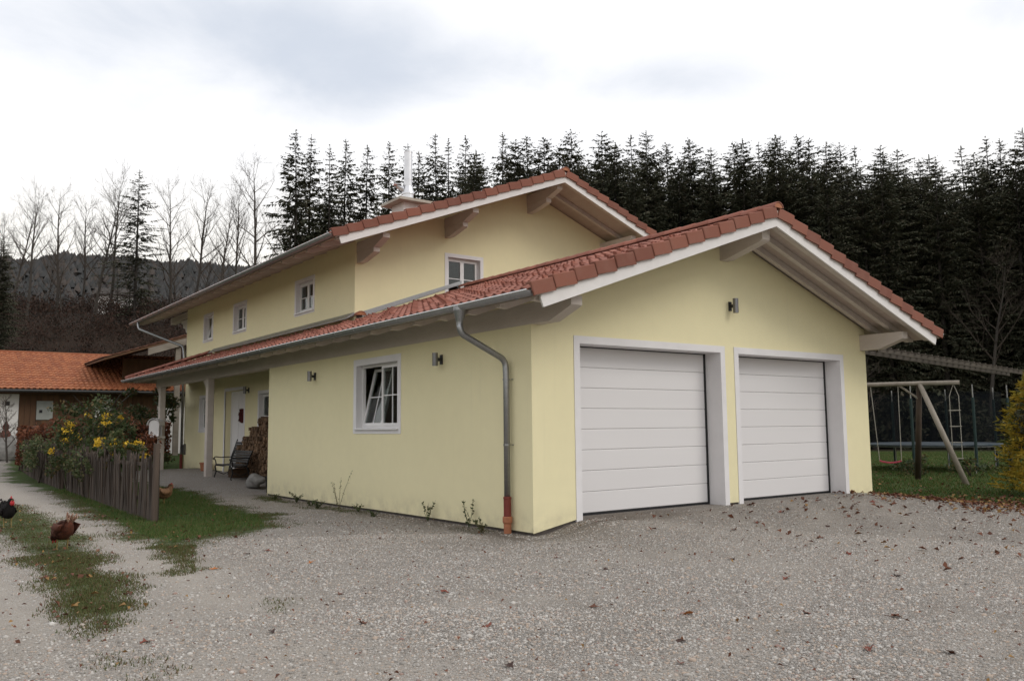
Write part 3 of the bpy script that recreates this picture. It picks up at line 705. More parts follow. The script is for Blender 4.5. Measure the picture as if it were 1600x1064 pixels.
# rafters
def rafter(parent, ax, z0, sl, x_eave, x_top, y, w=.10, h=.115, tail=True, name='rafter'):
    sg = 1 if x_eave < ax else -1
    z = lambda x: z0 - sl*abs(x-ax) - .004
    pts = [(x_eave, y-w/2, z(x_eave)), (x_eave, y-w/2, z(x_eave)-h*.45), (x_eave+sg*.16, y-w/2, z(x_eave+sg*.16)-h), (x_top, y-w/2, z(x_top)-h), (x_top, y-w/2, z(x_top))]
    mb = MB(); mb.prism(pts, (0, w, 0)); ob = mb.build(name, M['beamw'], parent); fixn(ob.data)
for i in range(30):
    y = RY0 + .20 + i*.83
    if y > YE-.3: break
    rafter(garage, GA, GZ0, GS, XE+.12, GA-.005 if y < 0 else .4, y)
    if y < 0: rafter(garage, GA, GZ0, GS, XR-.12, GA+.005, y)
rafter(garage, GA, GZ0, GS, XR-.12, GA+.005, -.63)
# purlins with cut ends
def purlin(parent, x, w, zt, zb_, y0, y1, cut=.35, name='purlin'):
    h = zt-zb_
    pts = [(x-w/2, y0, zt), (x-w/2, y0, zt-h*.42), (x-w/2, y0+.05, zt-h*.50), (x-w/2, y0+cut*1.5, zb_), (x-w/2, y1, zb_), (x-w/2, y1, zt)]
    mb = MB(); mb.prism(pts, (w, 0, 0)); ob = mb.build(name, M['beamw'], parent); fixn(ob.data)
pz = lambda x, f=zbg: f(x) - .165
purlin(garage, .10, .21, pz(.0), pz(.0)-.33, -.97, YE-1.0)
purlin(garage, 9.12, .21, pz(9.22), pz(9.22)-.33, -.97, .02)
purlin(garage, GA, .22, GZ0-.19, GZ0-.60, -.97, .01, .55)
# porch posts
for (px, py) in ((.10, 16.6), (.10, 22.4)):
    zt = pz(0)-.33; mb = MB(); zg = G(px, py)-.02
    s = .105; c = .02
    def octp(z, s): return [(px-s+c,py-s,z),(px+s-c,py-s,z),(px+s,py-s+c,z),(px+s,py+s-c,z),(px+s-c,py+s,z),(px-s+c,py+s,z),(px-s,py+s-c,z),(px-s,py-s+c,z)]
    mb.prism(octp(zg, s), (0, 0, zt-zg-.002)); mb.build('post', M['beamw'], garage)
    mb = MB(); mb.prism([(px-.05, py+.1, zt-.004), (px-.05, py+.55, zt-.004), (px-.05, py+.50, zt-.10), (px-.05, py+.1, zt-.38)], (.1, 0, 0)); ob = mb.build('corner_brace', M['beamw'], garage); fixn(ob.data)
# gutters
def gutter(parent, x, z, y0, y1, r=.075, sg=-1):
    prof = []
    for j in range(9):
        t = math.pi + math.pi*j/8; prof.append((r*math.cos(t), r*math.sin(t)))
    outer = prof if sg < 0 else [(-a_, b_) for a_, b_ in prof]
    bead = [(outer[0][0] + .012*math.cos(t)*1.0, .004 + .012*math.sin(t)) for t in np.linspace(0, 2*math.pi, 7)[:-1]]
    mb = MB(); vs_ = []; fs = []; k = len(outer)
    for y in (y0, y1):
        vs_ += [(x+a_, y, z+b_) for a_, b_ in outer] + [(x+a_*.96, y, z+b_*.96+.001) for a_, b_ in outer]
    for i in range(k-1): fs += [(i, i+1, 2*k+i+1, 2*k+i), (k+i+1, k+i, 3*k+i, 3*k+i+1)]
    fs += [tuple(range(k)), tuple(2*k+i for i in range(k))[::-1]]
    mb.add(vs_, fs); o = mb.build('gutter', M['zinc'], parent, True); me_ = o.data; fixn(me_)
    mb = MB(); mb.prism([(x+a_, y0, z+b_) for a_, b_ in bead], (0, y1-y0, 0)); ob = mb.build('gutter_bead', M['bead'], o, True); fixn(ob.data)
    mb = MB(); y = y0+.35
    br = MB(); br.tube([(x+(r+.006)*math.cos(math.pi+math.pi*j/8), 0, z+(r+.006)*math.sin(math.pi+math.pi*j/8)) for j in range(9)], .008, 5)
    bm_ = br.mesh('gutter_bracket', M['zinc'])
    while y < y1:
        q = obj('gutter_bracket', bm_, o); q.location = (0, y, 0); y += .83
    return o
GUX = XE-.045; GUZ = zbg(XE)+.09
gutter(garage, GUX, GUZ, RY0+.02, YE)
gutter(garage, XR+.045, zbg(XR)+.115, RY0+.02, HY0, sg=1)
def curve(pts, n=6):
    """rounded polyline"""
    P = [Vector(p) for p in pts]; out = [P[0]]
    for i in range(1, len(P)-1):
        a, b, c = P[i-1], P[i], P[i+1]; r = min((b-a).length, (c-b).length, .22)*.5
        s_, e_ = b+(a-b).normalized()*r, b+(c-b).normalized()*r
        for j in range(n+1):
            t = j/n; out.append(s_*(1-t)**2 + b*2*t*(1-t) + e_*t*t)
    out.append(P[-1]); return out
dp = MB(); oy = .56; py_ = .54
dp.tube(curve([(GUX, oy, GUZ-.24), (GUX, oy-.02, GUZ-.42), (-.09, py_+.02, GUZ-.80), (-.09, py_, GUZ-1.05), (-.09, py_, .30)]), .05, 12)
dpo = dp.build('downpipe', M['zinc'], garage, True)
mb = MB(); mb.lathe([(.05, -.30), (.055, -.22), (.06, -.2), (.10, -.04), (.10, 0.02)], 14, (GUX, oy, GUZ-.03)); mb.build('hopper', M['zinc'], dpo)
mb = MB(); zg = G(-.09, py_); mb.lathe([(.06, .10), (.06, .38), (.065, .385), (.065, .41), (.05, .42)], 14, (-.09, py_, 0)); mb.build('standpipe', M['redpipe'], dpo)
mb = MB(); mb.lathe([(.058, zg-.1), (.062, 0.0), (.078, .03), (.078, .10), (.07, .115)], 14, (-.09, py_, 0)); mb.build('drain_socket', M['terra'], dpo)
for zz in (GUZ-1.12, 1.2):
    mb = MB(); mb.lathe([(.057, zz), (.057, zz+.03)], 14, (-.09, py_, 0)); mb.tube([(-.04, py_-.06, zz+.015), (-.01, py_-.06, zz+.015), (.03, py_-.06, zz+.015)], .008, 6); mb.build('pipe_clip', M['zinc'], dpo)

# main roof
mb = MB(); MXE = .05; mw_ = MXE+.06; mr = 2*MA-MXE
deck(mb, [(mw_, MRY0+.03, zbm(mw_)), (MA, MRY0+.03, MZ0), (MA, MRY1, MZ0), (mw_, MRY1, zbm(mw_))], .12)
deck(mb, [(MA, MRY0+.03, MZ0), (mr-.06, MRY0+.03, zbm(mr-.06)), (mr-.06, MRY1, zbm(mr-.06)), (MA, MRY1, MZ0)], .12)
mroof = mb.build('roof', M['soffit'], house, label='red tiled gable roof of the two-storey house'); fixn(mroof.data)
tl = slope_tiles(MA, MZ0, MS, MXE, MRY0+.12, MRY1, lambda y: MA, nibs=False) + slope_tiles(MA, MZ0, MS, mr, MRY0+.12, MRY0+4.5, lambda y: MA, nibs=False)
place_tiles(mroof, tl, 60)
verge_tiles(mroof, MA, MZ0, MS, MXE, MRY0, 1); verge_tiles(mroof, MA, MZ0, MS, mr, MRY0, -1)
ridge_tiles(mroof, (MA, MRY0-.02, MZ0+.155), (MA, MRY1, MZ0+.155))
barge(house, MA, MZ0, MS, MXE+.16, MRY0+.045)
for i in range(25):
    y = MRY0 + .2 + i*.83
    if y > MRY1: break
    rafter(house, MA, MZ0, MS, MXE+.12, MA-.005 if y < HY0 else HX0+.2, y)
    if y < HY0: rafter(house, MA, MZ0, MS, mr-.12, MA+.005, y)
gutter(house, MXE-.045, zbm(MXE)+.09, MRY0+.02, MRY1)
for x, w in ((HX0+.14, .19), (4.15, .18), (MA, .19), (2*MA-4.15, .18), (HX1-.14, .19)):
    zt = (MZ0-.19) if x == MA else zbm(x-.1 if x < MA else x+.1) - .165
    purlin(house, x, w, zt, zt-.27, MRY0+.28, HY0+.01 if x > 1.6 else MRY1-.6, .3)
    purlin(house, x, w-.02, zt-.272, zt-.53, MRY0+.78, HY0+.01, .45, 'purlin_bracket')
mb = MB(); zt = zbm(HX0)-.165-.302
mb.prism([(HX0+.02, HY1-.01, zt), (HX0+.02, HY1+.95, zt), (HX0+.02, HY1+.92, zt-.12), (HX0+.02, HY1+.72, zt-.16), (HX0+.02, HY1+.66, zt-.30), (HX0+.02, HY1+.35, zt-.36), (HX0+.02, HY1+.22, zt-.52), (HX0+.02, HY1-.01, zt-.58)], (.16, 0, 0)); ob = mb.build('scroll_bracket', M['board'], house); fixn(ob.data)
mb = MB(); ux = MXE-.045; uz = zbm(MXE)+.1
mb.tube(curve([(ux, 26.2, uz-.05), (ux, 26.1, uz-.35), (HX0-.09, HY1+.12, uz-1.15), (HX0-.09, HY1-.02, uz-1.5), (HX0-.09, HY1-.02, .5)]), .05, 10); d2 = mb.build('downpipe', M['zinc'], house, True)
mb = MB(); mb.lathe([(.06, G(HX0-.1, HY1)-.1), (.06, .52), (.05, .55)], 12, (HX0-.09, HY1-.02, 0)); mb.build('standpipe', M['redpipe'], d2)
# chimney
cx, cy = 4.55, 12.0
czb = zbm(cx)
mb = MB(); mb.box(cx-.36, cx+.36, cy-.36, cy+.36, czb-.2, czb+.72); ch = mb.build('chimney', M['whitewall'], house)
mb = MB()
k0, k1 = czb+.721, czb+.80
mb.add([(cx-.62,cy-.62,k0),(cx+.62,cy-.62,k0),(cx+.62,cy+.62,k0),(cx-.62,cy+.62,k0),(cx-.62,cy-.62,k1),(cx+.62,cy-.62,k1),(cx+.62,cy+.62,k1),(cx-.62,cy+.62,k1),(cx-.16,cy-.16,k1+.13),(cx+.16,cy-.16,k1+.13),(cx+.16,cy+.16,k1+.13),(cx-.16,cy+.16,k1+.13)],
       [(0,3,2,1),(0,1,5,4),(1,2,6,5),(2,3,7,6),(3,0,4,7),(4,5,9,8),(5,6,10,9),(6,7,11,10),(7,4,8,11),(8,9,10,11)]); mb.build('chimney_cap', M['concrete'], ch)
mb = MB(); q = k1+.10
mb.lathe([(.17, q), (.17, q+.16), (.19, q+.17), (.19, q+.2), (.125, q+.42), (.125, q+.62), (.132, q+.625), (.132, q+.65), (.125, q+.655), (.125, q+1.48), (.132, q+1.485), (.132, q+1.52), (.11, q+1.52), (.11, q+1.3)], 18, (cx, cy, 0)); mb.build('flue_pipe', M['steel'], ch, True).data.shade_flat()
mb = MB(); zq = q+.32
mb.tube([(cx-.05, cy+.03, zq-.02), (cx-.30, cy+.16, zq+.12)], .075, 12); mb.beam((cx-.18, cy+.1, zq+.16), (cx-.40, cy+.2, zq+.16), .24, .02); mb.build('draught_regulator', M['steel'], ch)

# wall lamps (up-down cylinders on a bracket)
def wall_lamp(parent, p, N, d=.065, h=.19):
    p = Vector(p); N = Vector(N); mb = MB(); U = N.cross(Vector((0,0,1)))
    def bx(c, a, b, hh):
        q = [];
        for z in (-hh, hh):
            for s1, s2 in ((-1,-1),(1,-1),(1,1),(-1,1)): v = c + U*a*s1 + N*b*s2; q.append((v.x, v.y, c.z+z))
        mb.add(q, [(0,3,2,1),(4,5,6,7),(0,1,5,4),(1,2,6,5),(2,3,7,6),(3,0,4,7)])
    bx(p+N*.012, .035, .012, .085); bx(p+N*.06, .02, .05, .03)
    l_ = mb.build('wall_lamp', M['lampdark'], parent); fixn(l_.data)
    c = p+N*(.10+d*.5); mb = MB(); mb.lathe([(d*.55, -h*.5), (d*.6, -h*.5), (d*.6, h*.5), (d*.55, h*.5), (d*.5, h*.4)], 14, c); mb.build('lamp_cylinder', M['lampmetal'], l_, True).data.shade_flat()
wall_lamp(garage, (0, 2.62, 2.70), (-1,0,0), .085, .23); wall_lamp(garage, (0, 8.22, 2.70), (-1,0,0), .085, .23)
wall_lamp(garage, (4.72, 0, 3.70), (0,-1,0), .085, .27); wall_lamp(house, (HX0, 16.8, 2.75), (-1,0,0), .085, .23)

# ================================================================== porch things
def flat(x, y, dz=0): return (x, y, G(x, y)+dz)
# bench
bn = thing('garden_bench', 'black cast-iron garden bench with grey slats on the porch', 'bench', (0.12, 15.25, G(.4, 15.2)-.01), 0)
BL = 1.55
for s in (-1, 1):
    y = s*BL/2; mb = MB()
    mb.tube([(0.02, y, 0), (.00, y, .05), (.05, y, .2), (.02, y, .36), (.05, y, .43)], [.02,.018,.02,.02,.02], 6)
    mb.tube([(.56, y, 0), (.52, y, .2), (.46, y, .40), (.52, y, .62), (.64, y, .86)], [.02,.018,.022,.02,.016], 6)
    mb.tube([(.03, y, .40), (.25, y, .37), (.47, y, .40)], .02, 6)
    mb.tube([(.05, y, .42), (.03, y, .52), (-.01, y, .60), (.00, y, .645), (.05, y, .65), (.2, y, .625), (.40, y, .635), (.53, y, .63)], .017, 6)
    mb.tube([(.05, y, .22), (.28, y, .12), (.52, y, .22)], .012, 6); mb.tube([(-.03, y, .62), (-.05, y, .585), (-.02, y, .57)], .014, 6)
    mb.build('bench_end', M['iron'], bn, True)
for k in range(6):
    x = .03+.082*k; mb = MB(); mb.box(x, x+.065, -BL/2+.02, BL/2-.02, .415-.012*math.sin(k/5*math.pi), .44-.012*math.sin(k/5*math.pi)); mb.build('seat_slat', M['benchslat'], bn)
for k in range(5):
    z = .52+.072*k; x = .475+(z-.42)*.36; mb = MB(); mb.beam((x, -BL/2+.02, z), (x, BL/2-.02, z), .022, .058, (.35, 0, 1)); mb.build('back_slat', M['benchslat'], bn)
# firewood pile
fw = thing('firewood_pile', 'stepped pile of split firewood against the porch wall', 'firewood', (1.0, 15.0, G(1.0, 15)), 0)
LM = []
for s in range(8):
    k = random.choice((4, 5, 6, 7)); r0 = .060; mb = MB()
    ang = sorted(random.uniform(0, 2*math.pi)*.15 + 2*math.pi*i/k for i in range(k))
    rr = [r0*random.uniform(.75, 1.2) for _ in range(k)]
    mb.prism([(random.uniform(-.012, .012), r*math.cos(a_), r*math.sin(a_)) for a_, r in zip(ang, rr)], (.42, 0, 0)); me_ = mb.mesh('log', M['logend']); fixn(me_); LM.append(me_)
row = 0; z = .06
while z < 1.82:
    yl = 16.75 - 15 if z < .95 else (16.2-15 if z < 1.2 else (15.55-15 if z < 1.48 else 14.75-15))
    yl -= random.uniform(0, .12)
    y = 12.2-15 + (row % 2)*.07
    while y < yl:
        o = obj('log', random.choice(LM), fw); o.location = (random.uniform(-.07, .02), y+random.uniform(-.015,.015), z+random.uniform(-.012,.012)); o.rotation_euler = (random.uniform(0, 6.28), random.gauss(0, .03), random.gauss(0, .04))
        sc = random.uniform(.8, 1.18); o.scale = (1, sc, sc); y += .108
    z += .094; row += 1
# folded dark chair leaning beside the door
fc = thing('folding_chair', 'dark folded chair leaning behind the bench by the front door', 'chair', (.95, 17.05, G(.95, 17.0)), R_(8))
for s in (-1, 1):
    mb = MB(); mb.tube([(0, s*.2, 0), (.12, s*.2, .6), (.30, s*.19, 1.12)], .018, 6); mb.build('frame_rail', M['iron'], fc)
for k in range(9):
    t = .12+.1*k; mb = MB(); mb.beam((.05+.22*t, -.2, .25+.82*t), (.05+.22*t, .2, .25+.82*t), .02, .07, (.3, 0, 1)); mb.build('slat', M['iron'], fc)
# rocks, tub, pot
def blob_mesh(name, mat, sx, sy, sz, seed, sub=3, amp=.25):
    import bmesh
    b = bmesh.new(); bmesh.ops.create_icosphere(b, subdivisions=sub, radius=1)
    r = np.random.default_rng(seed); ks = r.normal(size=(6, 3))*1.6; ph = r.uniform(0, 6.28, 6)
    for v in b.verts:
        p = np.array(v.co); d = 1 + amp*sum(math.sin(float(k @ p)+q) for k, q in zip(ks, ph))/3
        v.co = Vector((p[0]*sx*d, p[1]*sy*d, max(p[2]*sz*d, -sz*.55)))
    me_ = bpy.data.meshes.new(name); b.to_mesh(me_); b.free(); me_.materials.append(mat); return me_
o = obj('boulder', blob_mesh('boulder', M['rock'], .24, .38, .20, 4, 3, .4)); o.location = flat(.25, 12.75, .14); tag(o, 'pale grey boulder beside the firewood pile on the porch', 'boulder')
mb = MB(); mb.lathe([(.20, 0), (.23, .02), (.25, .30), (.27, .42), (.28, .44), (.25, .44), (.23, .35), (.0, .34)], 16); o = mb.build('tub', M['iron'], smooth=False); o.location = flat(.42, 11.75, -.01); tag(o, 'dark tub standing at the garage end wall by the boulder', 'tub')
mb = MB(); mb.lathe([(.12, 0), (.15, .01), (.18, .24), (.20, .25), (.20, .30), (.17, .30), (.16, .24), (.0, .24)], 14); o = mb.build('flower_pot', M['terra']); o.location = flat(1.1, 20.3, -.005); tag(o, 'brown flower pot at the house wall behind the porch post', 'flower pot')
mb = MB(); mb.box(-.25, .25, -.2, .2, 0, .24); mb.box(-.22, .22, -.17, .17, .241, .26); o = mb.build('wooden_crate', M['logend']); o.location = flat(.72, 15.6, 0); tag(o, 'small wooden crate under the garden bench', 'crate')
# wreath on the door
mb = MB(); pts = [(0, .16*math.cos(t), .16*math.sin(t)*1.15) for t in np.linspace(0, 2*math.pi, 20)]
mb.tube(pts, [.06+.012*math.sin(i*2.3) for i in range(20)], 8)
for i in range(60):
    t = random.uniform(0, 6.28); c = Vector((-.05, .16*math.cos(t), .18*math.sin(t))); d = Vector((random.uniform(-1, 0), random.uniform(-1,1), random.uniform(-1,1))).normalized()*.07; e = Vector((random.random(), random.random(), random.random())).normalized()*.025
    mb.add([c-e, c+e, c+d], [(0,1,2)])
o = mb.build('door_wreath', M['maroon']); o.location = (HX0+.14, 17.85, 1.95); tag(o, 'round dark red wreath hanging on the front door', 'wreath')
# bird feeder on the far post
bf = thing('bird_feeder', 'white arched bird feeder fixed to the far porch post', 'bird feeder', (-.06, 22.28, 1.2), R_(35))
mb = MB(); mb.prism([(-.28,-.26,0),(.12,-.26,0),(.12,.26,0),(-.28,.26,0)], (0,0,.08)); mb.build('tray', M['board'], bf)
arch = [(0,-.22,.09),(0,.22,.09),(0,.22,.50)] + [(0,.22*math.cos(t),.50+.17*math.sin(t)) for t in np.linspace(.3, math.pi-.3, 7)] + [(0,-.22,.50)]
mb = MB(); mb.prism([(-.18,y,z) for _,y,z in arch], (.03,0,0)); ob = mb.build('arched_board', M['board'], bf); fixn(ob.data)
mb = MB(); mb.prism([(-.02,y,z) for _,y,z in arch], (.02,0,0)); ob = mb.build('back_board', M['board'], bf); fixn(ob.data)
mb = MB(); pts = [(-.09, -.27, .47)] + [(-.09, .26*math.cos(t), .52+.20*math.sin(t)) for t in np.linspace(math.pi-.15, .15, 9)] + [(-.09, .27, .47)]
for p_, q_ in zip(pts[:-1], pts[1:]): mb.beam(p_, q_, .28, .018, (0, 0, 1))
mb.build('curved_roof', M['board'], bf)

# ================================================================== foliage helpers
def leaf_cloud(P, size, rg, aspect=.55, up=0.0, nrm=None):
    """quads (kite shaped) at points P: returns V,F,rnd"""
    n = len(P); d = rg.normal(size=(n,3)); d[:,2] += up; d /= np.linalg.norm(d, axis=1, keepdims=True)
    e = rg.normal(size=(n,3)); e -= d*(e*d).sum(1, keepdims=True); e /= np.linalg.norm(e, axis=1, keepdims=True)+1e-9
    s = size*rg.uniform(.6, 1.25, (n,1)); a = d*s*.5; b = e*s*.5*aspect
    bend = np.cross(d, e)*s*.12
    V = np.stack([P-a, P+b+bend, P+a, P-b+bend], 1).reshape(-1,3); F = np.arange(4*n).reshape(n,4)
    return V, F, np.repeat(rg.uniform(0,1,n), 4)
def clump_points(n, c, rad, rg, clumps=14, spread=.42, shell=.55):
    c = np.asarray(c, float); rad = np.asarray(rad, float)
    u = rg.normal(size=(clumps,3)); u /= np.linalg.norm(u, axis=1, keepdims=True); u *= rg.uniform(shell, 1, (clumps,1))
    k = rg.integers(0, clumps, n); v = rg.normal(size=(n,3)); v /= np.linalg.norm(v, axis=1, keepdims=True); v *= rg.uniform(0,1,(n,1))**.45*spread*rg.uniform(.5,1.2,(clumps,1))[k]
    return c + (u[k]+v)*rad
def cat(parts):
    V = []; F = []; Rn = []; o = 0
    for v, f, r in parts: V.append(v); F.append(f+o); Rn.append(r); o += len(v)
    return np.concatenate(V), np.concatenate(F), np.concatenate(Rn)

def spruce(seed, H=22.0, base=.3, rmax=2.7, dens=1.0, ragged=.25, ex=.70):
    rg = np.random.default_rng(seed); z = H*base; tris = []; rv = []
    while z < H*.992:
        t = (z-H*base)/(H*(1-base)); L0 = rmax*((1-t)**ex)*(.5+.5*min(1, t*3.2+.15))*(.82+.36*rg.uniform()) + .07
        nb = max(5, int((9 if t < .8 else 10)*dens))
        for k in range(nb):
            a = rg.uniform(0, 2*math.pi); L_ = L0*rg.uniform(1-ragged*2, 1+ragged*.6)
            if L_ < .05: continue
            droop = rg.uniform(.10, .60)*(1-t*.6); up = .42*t; D = np.array([math.cos(a), math.sin(a), 0]); Sd = np.array([-D[1], D[0], 0])
            m_ = max(6, int(L_*21*dens)); s_ = rg.uniform(.08, 1, m_)**.8; r = s_*L_
            c = D*r[:,None]; c[:,2] = z + up*r - droop*r*s_*.9 + .10*L_*np.maximum(0, s_-.7)
            w = (.42*(1-s_)+.16)*min(1, L_*.8+.2)*rg.uniform(.6, 1.2, m_)*(.5+.5*min(1, (1-t)*4)); sd_ = np.where(rg.uniform(size=m_) < .5, -1, 1)
            tip = c + D*(rg.uniform(.1,.7,m_)*w)[:,None] + Sd*(sd_*w*rg.uniform(.25,1,m_))[:,None]; tip[:,2] -= w*rg.uniform(.05,.9,m_)
            e = (D + np.array([0,0,1])*rg.uniform(-.6,.6,m_)[:,None])*(.032+.085*w)[:,None]
            tris.append(np.stack([c-e, c+e, tip], 1)); rv.append(np.repeat(np.clip(rg.uniform(0,.7)+.3*rg.uniform(size=m_), 0, .999), 3))
        z += rg.uniform(.20, .34)/dens
    tris = list(np.concatenate(tris)); rv = list(np.concatenate(rv))
    # leader
    for k in range(8):
        zz = H*(.955+.045*k/8); c = np.array([0,0,zz]); a = rg.uniform(0,6.28); tris.append((c, c+np.array([0,0,.16]), c+np.array([math.cos(a)*.11, math.sin(a)*.11, .10]))); rv += [.5]*3
    V = np.array(tris).reshape(-1,3); F = np.arange(len(V)).reshape(-1,3)
    crown = npmesh('crown', V, F, M['needle'], rv)
    mb = MB(); k = 9; sw = rg.normal(size=2)*.08
    mb.tube([(sw[0]*math.sin(i/k*3), sw[1]*math.sin(i/k*4), H*i/k*.99) for i in range(k+1)], [max(.012, .20*(1-i/k)**.9*(H/22)) for i in range(k+1)], 7)
    zz = H*.08
    while zz < H*base:    # dead stubs and bare lower branches
        a = rg.uniform(0, 6.28); L_ = rg.uniform(.4, 1.6); mb.tube([(0,0,zz), (math.cos(a)*L_*.5, math.sin(a)*L_*.5, zz-.05), (math.cos(a)*L_, math.sin(a)*L_, zz-.3*L_)], [.025,.016,.006], 3, False); zz += rg.uniform(.25, .7)
    return crown, mb.mesh('trunk', M['bark'])

def bare_tree(seed, H=14.0, upright=.5, nlim=1500, lean=.04, trunkfrac=.35):
    """leafless tree: one leader, ascending limbs from trunkfrac upwards, two orders of fine twigs"""
    rg = np.random.default_rng(seed); mbt = MB(); mbc = MB(); r0 = H*.0105+.012
    k = 12; tp = [Vector((0,0,-.3))]; d = Vector((rg.normal()*lean, rg.normal()*lean, 1)).normalized()
    for i in range(k):
        d = (d + Vector((rg.normal()*.05, rg.normal()*.05, .06))).normalized(); tp.append(tp[-1] + d*(H*.93/k))
    tr_ = [r0*(1-i/k)**.75 + .008 for i in range(k+1)]; mbt.tube(tp, tr_, 6)
    def twig(p, dd, L_, r, lev):
        pts = [p]; q = p.copy(); e = dd.copy(); n = 4 if lev == 0 else (3 if lev == 1 else 2)
        for i in range(n):
            e = e + Vector(rg.normal(size=3))*(.10+.05*lev); e.z += .10*upright; e.normalize(); q = q + e*(L_/n); pts.append(q.copy())
        mbc.tube(pts, [r*(1-.75*i/n) for i in range(n+1)], 4 if lev == 0 else 3, False)
        if lev >= 2: return
        m_ = int(rg.integers(6, 10)) if lev == 0 else int(rg.integers(4, 7))
        for j in range(m_):
            f = rg.uniform(.2, 1.0)*n; i0 = min(int(f), n-1); b_ = pts[i0].lerp(pts[i0+1], f-i0)
            nd = e + Vector(rg.normal(size=3))*.55; nd.z += .35*upright; nd.normalize(); twig(b_, nd, L_*rg.uniform(.32, .58), max(.0055, r*(1-.7*f/n)*.55), lev+1)
    nb = int(17 + 8*rg.uniform())
    for j in range(nb):
        t = trunkfrac + (1-trunkfrac)*((j+rg.uniform())/nb)**.9; f = min(t, .985)*k; i0 = int(f); b_ = tp[i0].lerp(tp[i0+1], f-i0); a = j*2.4 + rg.uniform(-.5,.5)
        up_ = rg.uniform(.75, 1.7)*(.6+.6*upright); dd = Vector((math.cos(a), math.sin(a), up_)).normalized()
        L_ = H*.34*(1-t*.62)*rg.uniform(.65, 1.15); twig(b_, dd, L_, max(.012, tr_[i0]*.5), 0)
    return mbc.mesh('crown', M['twig']), mbt.mesh('trunk', M['barkpale'])
def put_tree(name, crown, trunk, loc, sc, rz, label, cat_='tree', group=None, scz=None):
    o = thing(name, label, cat_, loc, rz, group); o.scale = (sc, sc, scz or sc)
    obj('trunk', trunk, o); obj('crown', crown, o); return o
def at(az, d):
    return CAM.x + d*math.cos(R_(az)), CAM.y + d*math.sin(R_(az))

# ================================================================== forest behind the house
SPV = [spruce(100+i, 22, b, r, dn, rgd, .68 if i < 3 else .56) for i, (b, r, dn, rgd) in enumerate(((.42, 2.1, .95, .36), (.36, 2.3, .95, .38), (.46, 1.9, .92, .36), (.20, 2.7, 1.05, .30), (.14, 2.9, 1.05, .30), (.24, 2.5, 1.1, .34)))]
SPRUCE = [(68.4,66.4,24.9),(67.34,69.4,25.6),(66.1,67.7,24.3),(65.03,70.0,25.7),(63.55,70.3,25.3),(62.1,64.7,23.8),(60.83,64.1,23.5),(60.03,72.4,25.7),(58.92,66.6,25.3),(58.03,66.3,24.7),(56.77,74.0,27.7),(56.11,68.7,24.6),(54.17,72.4,27.4),(53.32,68.8,25.5),(52.56,70.4,26.4),(51.34,65.5,24.6),(50.19,66.3,24.1),(48.86,68.7,24.6),(47.28,65.2,24.7),(46.32,67.4,24.5),(45.3,66.7,24.8),(44.19,60.6,22.9),(42.91,67.6,24.3),(41.39,65.9,24.0),(39.92,63.0,22.1),(38.44,60.3,21.5),(36.79,68.7,24.0),(35.63,64.7,23.1),(34.33,67.2,23.8),(33.59,68.8,23.9),(32.58,67.1,22.9),(31.73,69.2,23.4),(30.86,63.9,21.4),(29.18,68.0,21.9),(28.36,64.4,20.9),(26.65,69.4,21.6),(24.87,68.8,21.7),(23.48,61.0,19.8),(22.76,61.4,19.6),(21.55,62.2,20.3)]
_o = ['', 'first', 'second', 'third', 'fourth', 'fifth', 'sixth', 'seventh', 'eighth', 'ninth', 'tenth', 'eleventh', 'twelfth', 'thirteenth', 'fourteenth', 'fifteenth', 'sixteenth', 'seventeenth', 'eighteenth', 'nineteenth']
ORD = [_o[i] if i < 20 else (('twentieth', 'thirtieth', 'fortieth')[i//10-2] if i % 10 == 0 else ('twenty-', 'thirty-')[i//10-2] + _o[i % 10]) for i in range(1, 41)]
GRP = 'spruces of the forest edge behind the house'
special = {0: 'tall slender spruce at the far left end of the forest edge, left of the flue', 1: 'slender spruce second from the left end of the forest edge', 6: 'dark spruce whose tip shows straight above the steel flue pipe',
           5: 'narrow spruce just left of the steel flue pipe', 7: 'spruce just right of the steel flue pipe', 39: 'spruce at the right edge of the picture on the rising slope', 18: 'tallest dense spruce just right of the house ridge'}
for i, (az, d, zt) in enumerate(SPRUCE):
    x, y = at(az, d); z = G(x, y)-.2; v = random.choice((0, 1, 2)) if az > 57 else random.choice((3, 4, 5, 1))
    s = (zt-z)/22.0
    put_tree('spruce_tree', *SPV[v], (x, y, z), s*(random.uniform(1.15, 1.4) if az > 57 else random.uniform(1.2, 1.5)), random.uniform(0, 6.28), special.get(i, '%s spruce from the left in the skyline row of the forest' % ORD[i]), 'tree', GRP, s)
k = 0
for i in range(120):      # fill rows behind and between
    u = i/120; az = 19 + 38*((i*0.618) % 1.0); row_ = i % 4; d = 57.5 + row_*6 + random.uniform(-2, 2)
    if az > 50 and row_ == 0: d += 8
    x, y = at(az, d); z = G(x, y)-.2; s = random.uniform(.84, 1.0)*(1.0 + .03*row_)*(1 - .11*S((45-az)/25))
    v = random.choice((3, 4, 5)); put_tree('spruce_tree', *SPV[v], (x, y, z), s*1.3, random.uniform(0, 6.28), 'dark spruce standing inside the dense forest behind the house', 'tree', 'spruces within the forest', s)
for i in range(26):       # thinner stand on the left part
    az = 57 + 11*((i*.618) % 1.0); d = 70 + random.uniform(0, 12); x, y = at(az, d); z = G(x, y)-.2; s = random.uniform(.72, .98)
    put_tree('spruce_tree', *SPV[random.choice((0, 1, 2))], (x, y, z), s, random.uniform(0, 6.28), 'thin spruce with bare trunk standing among the row left of the house ridge', 'tree', 'thin spruces left of the ridge', s)
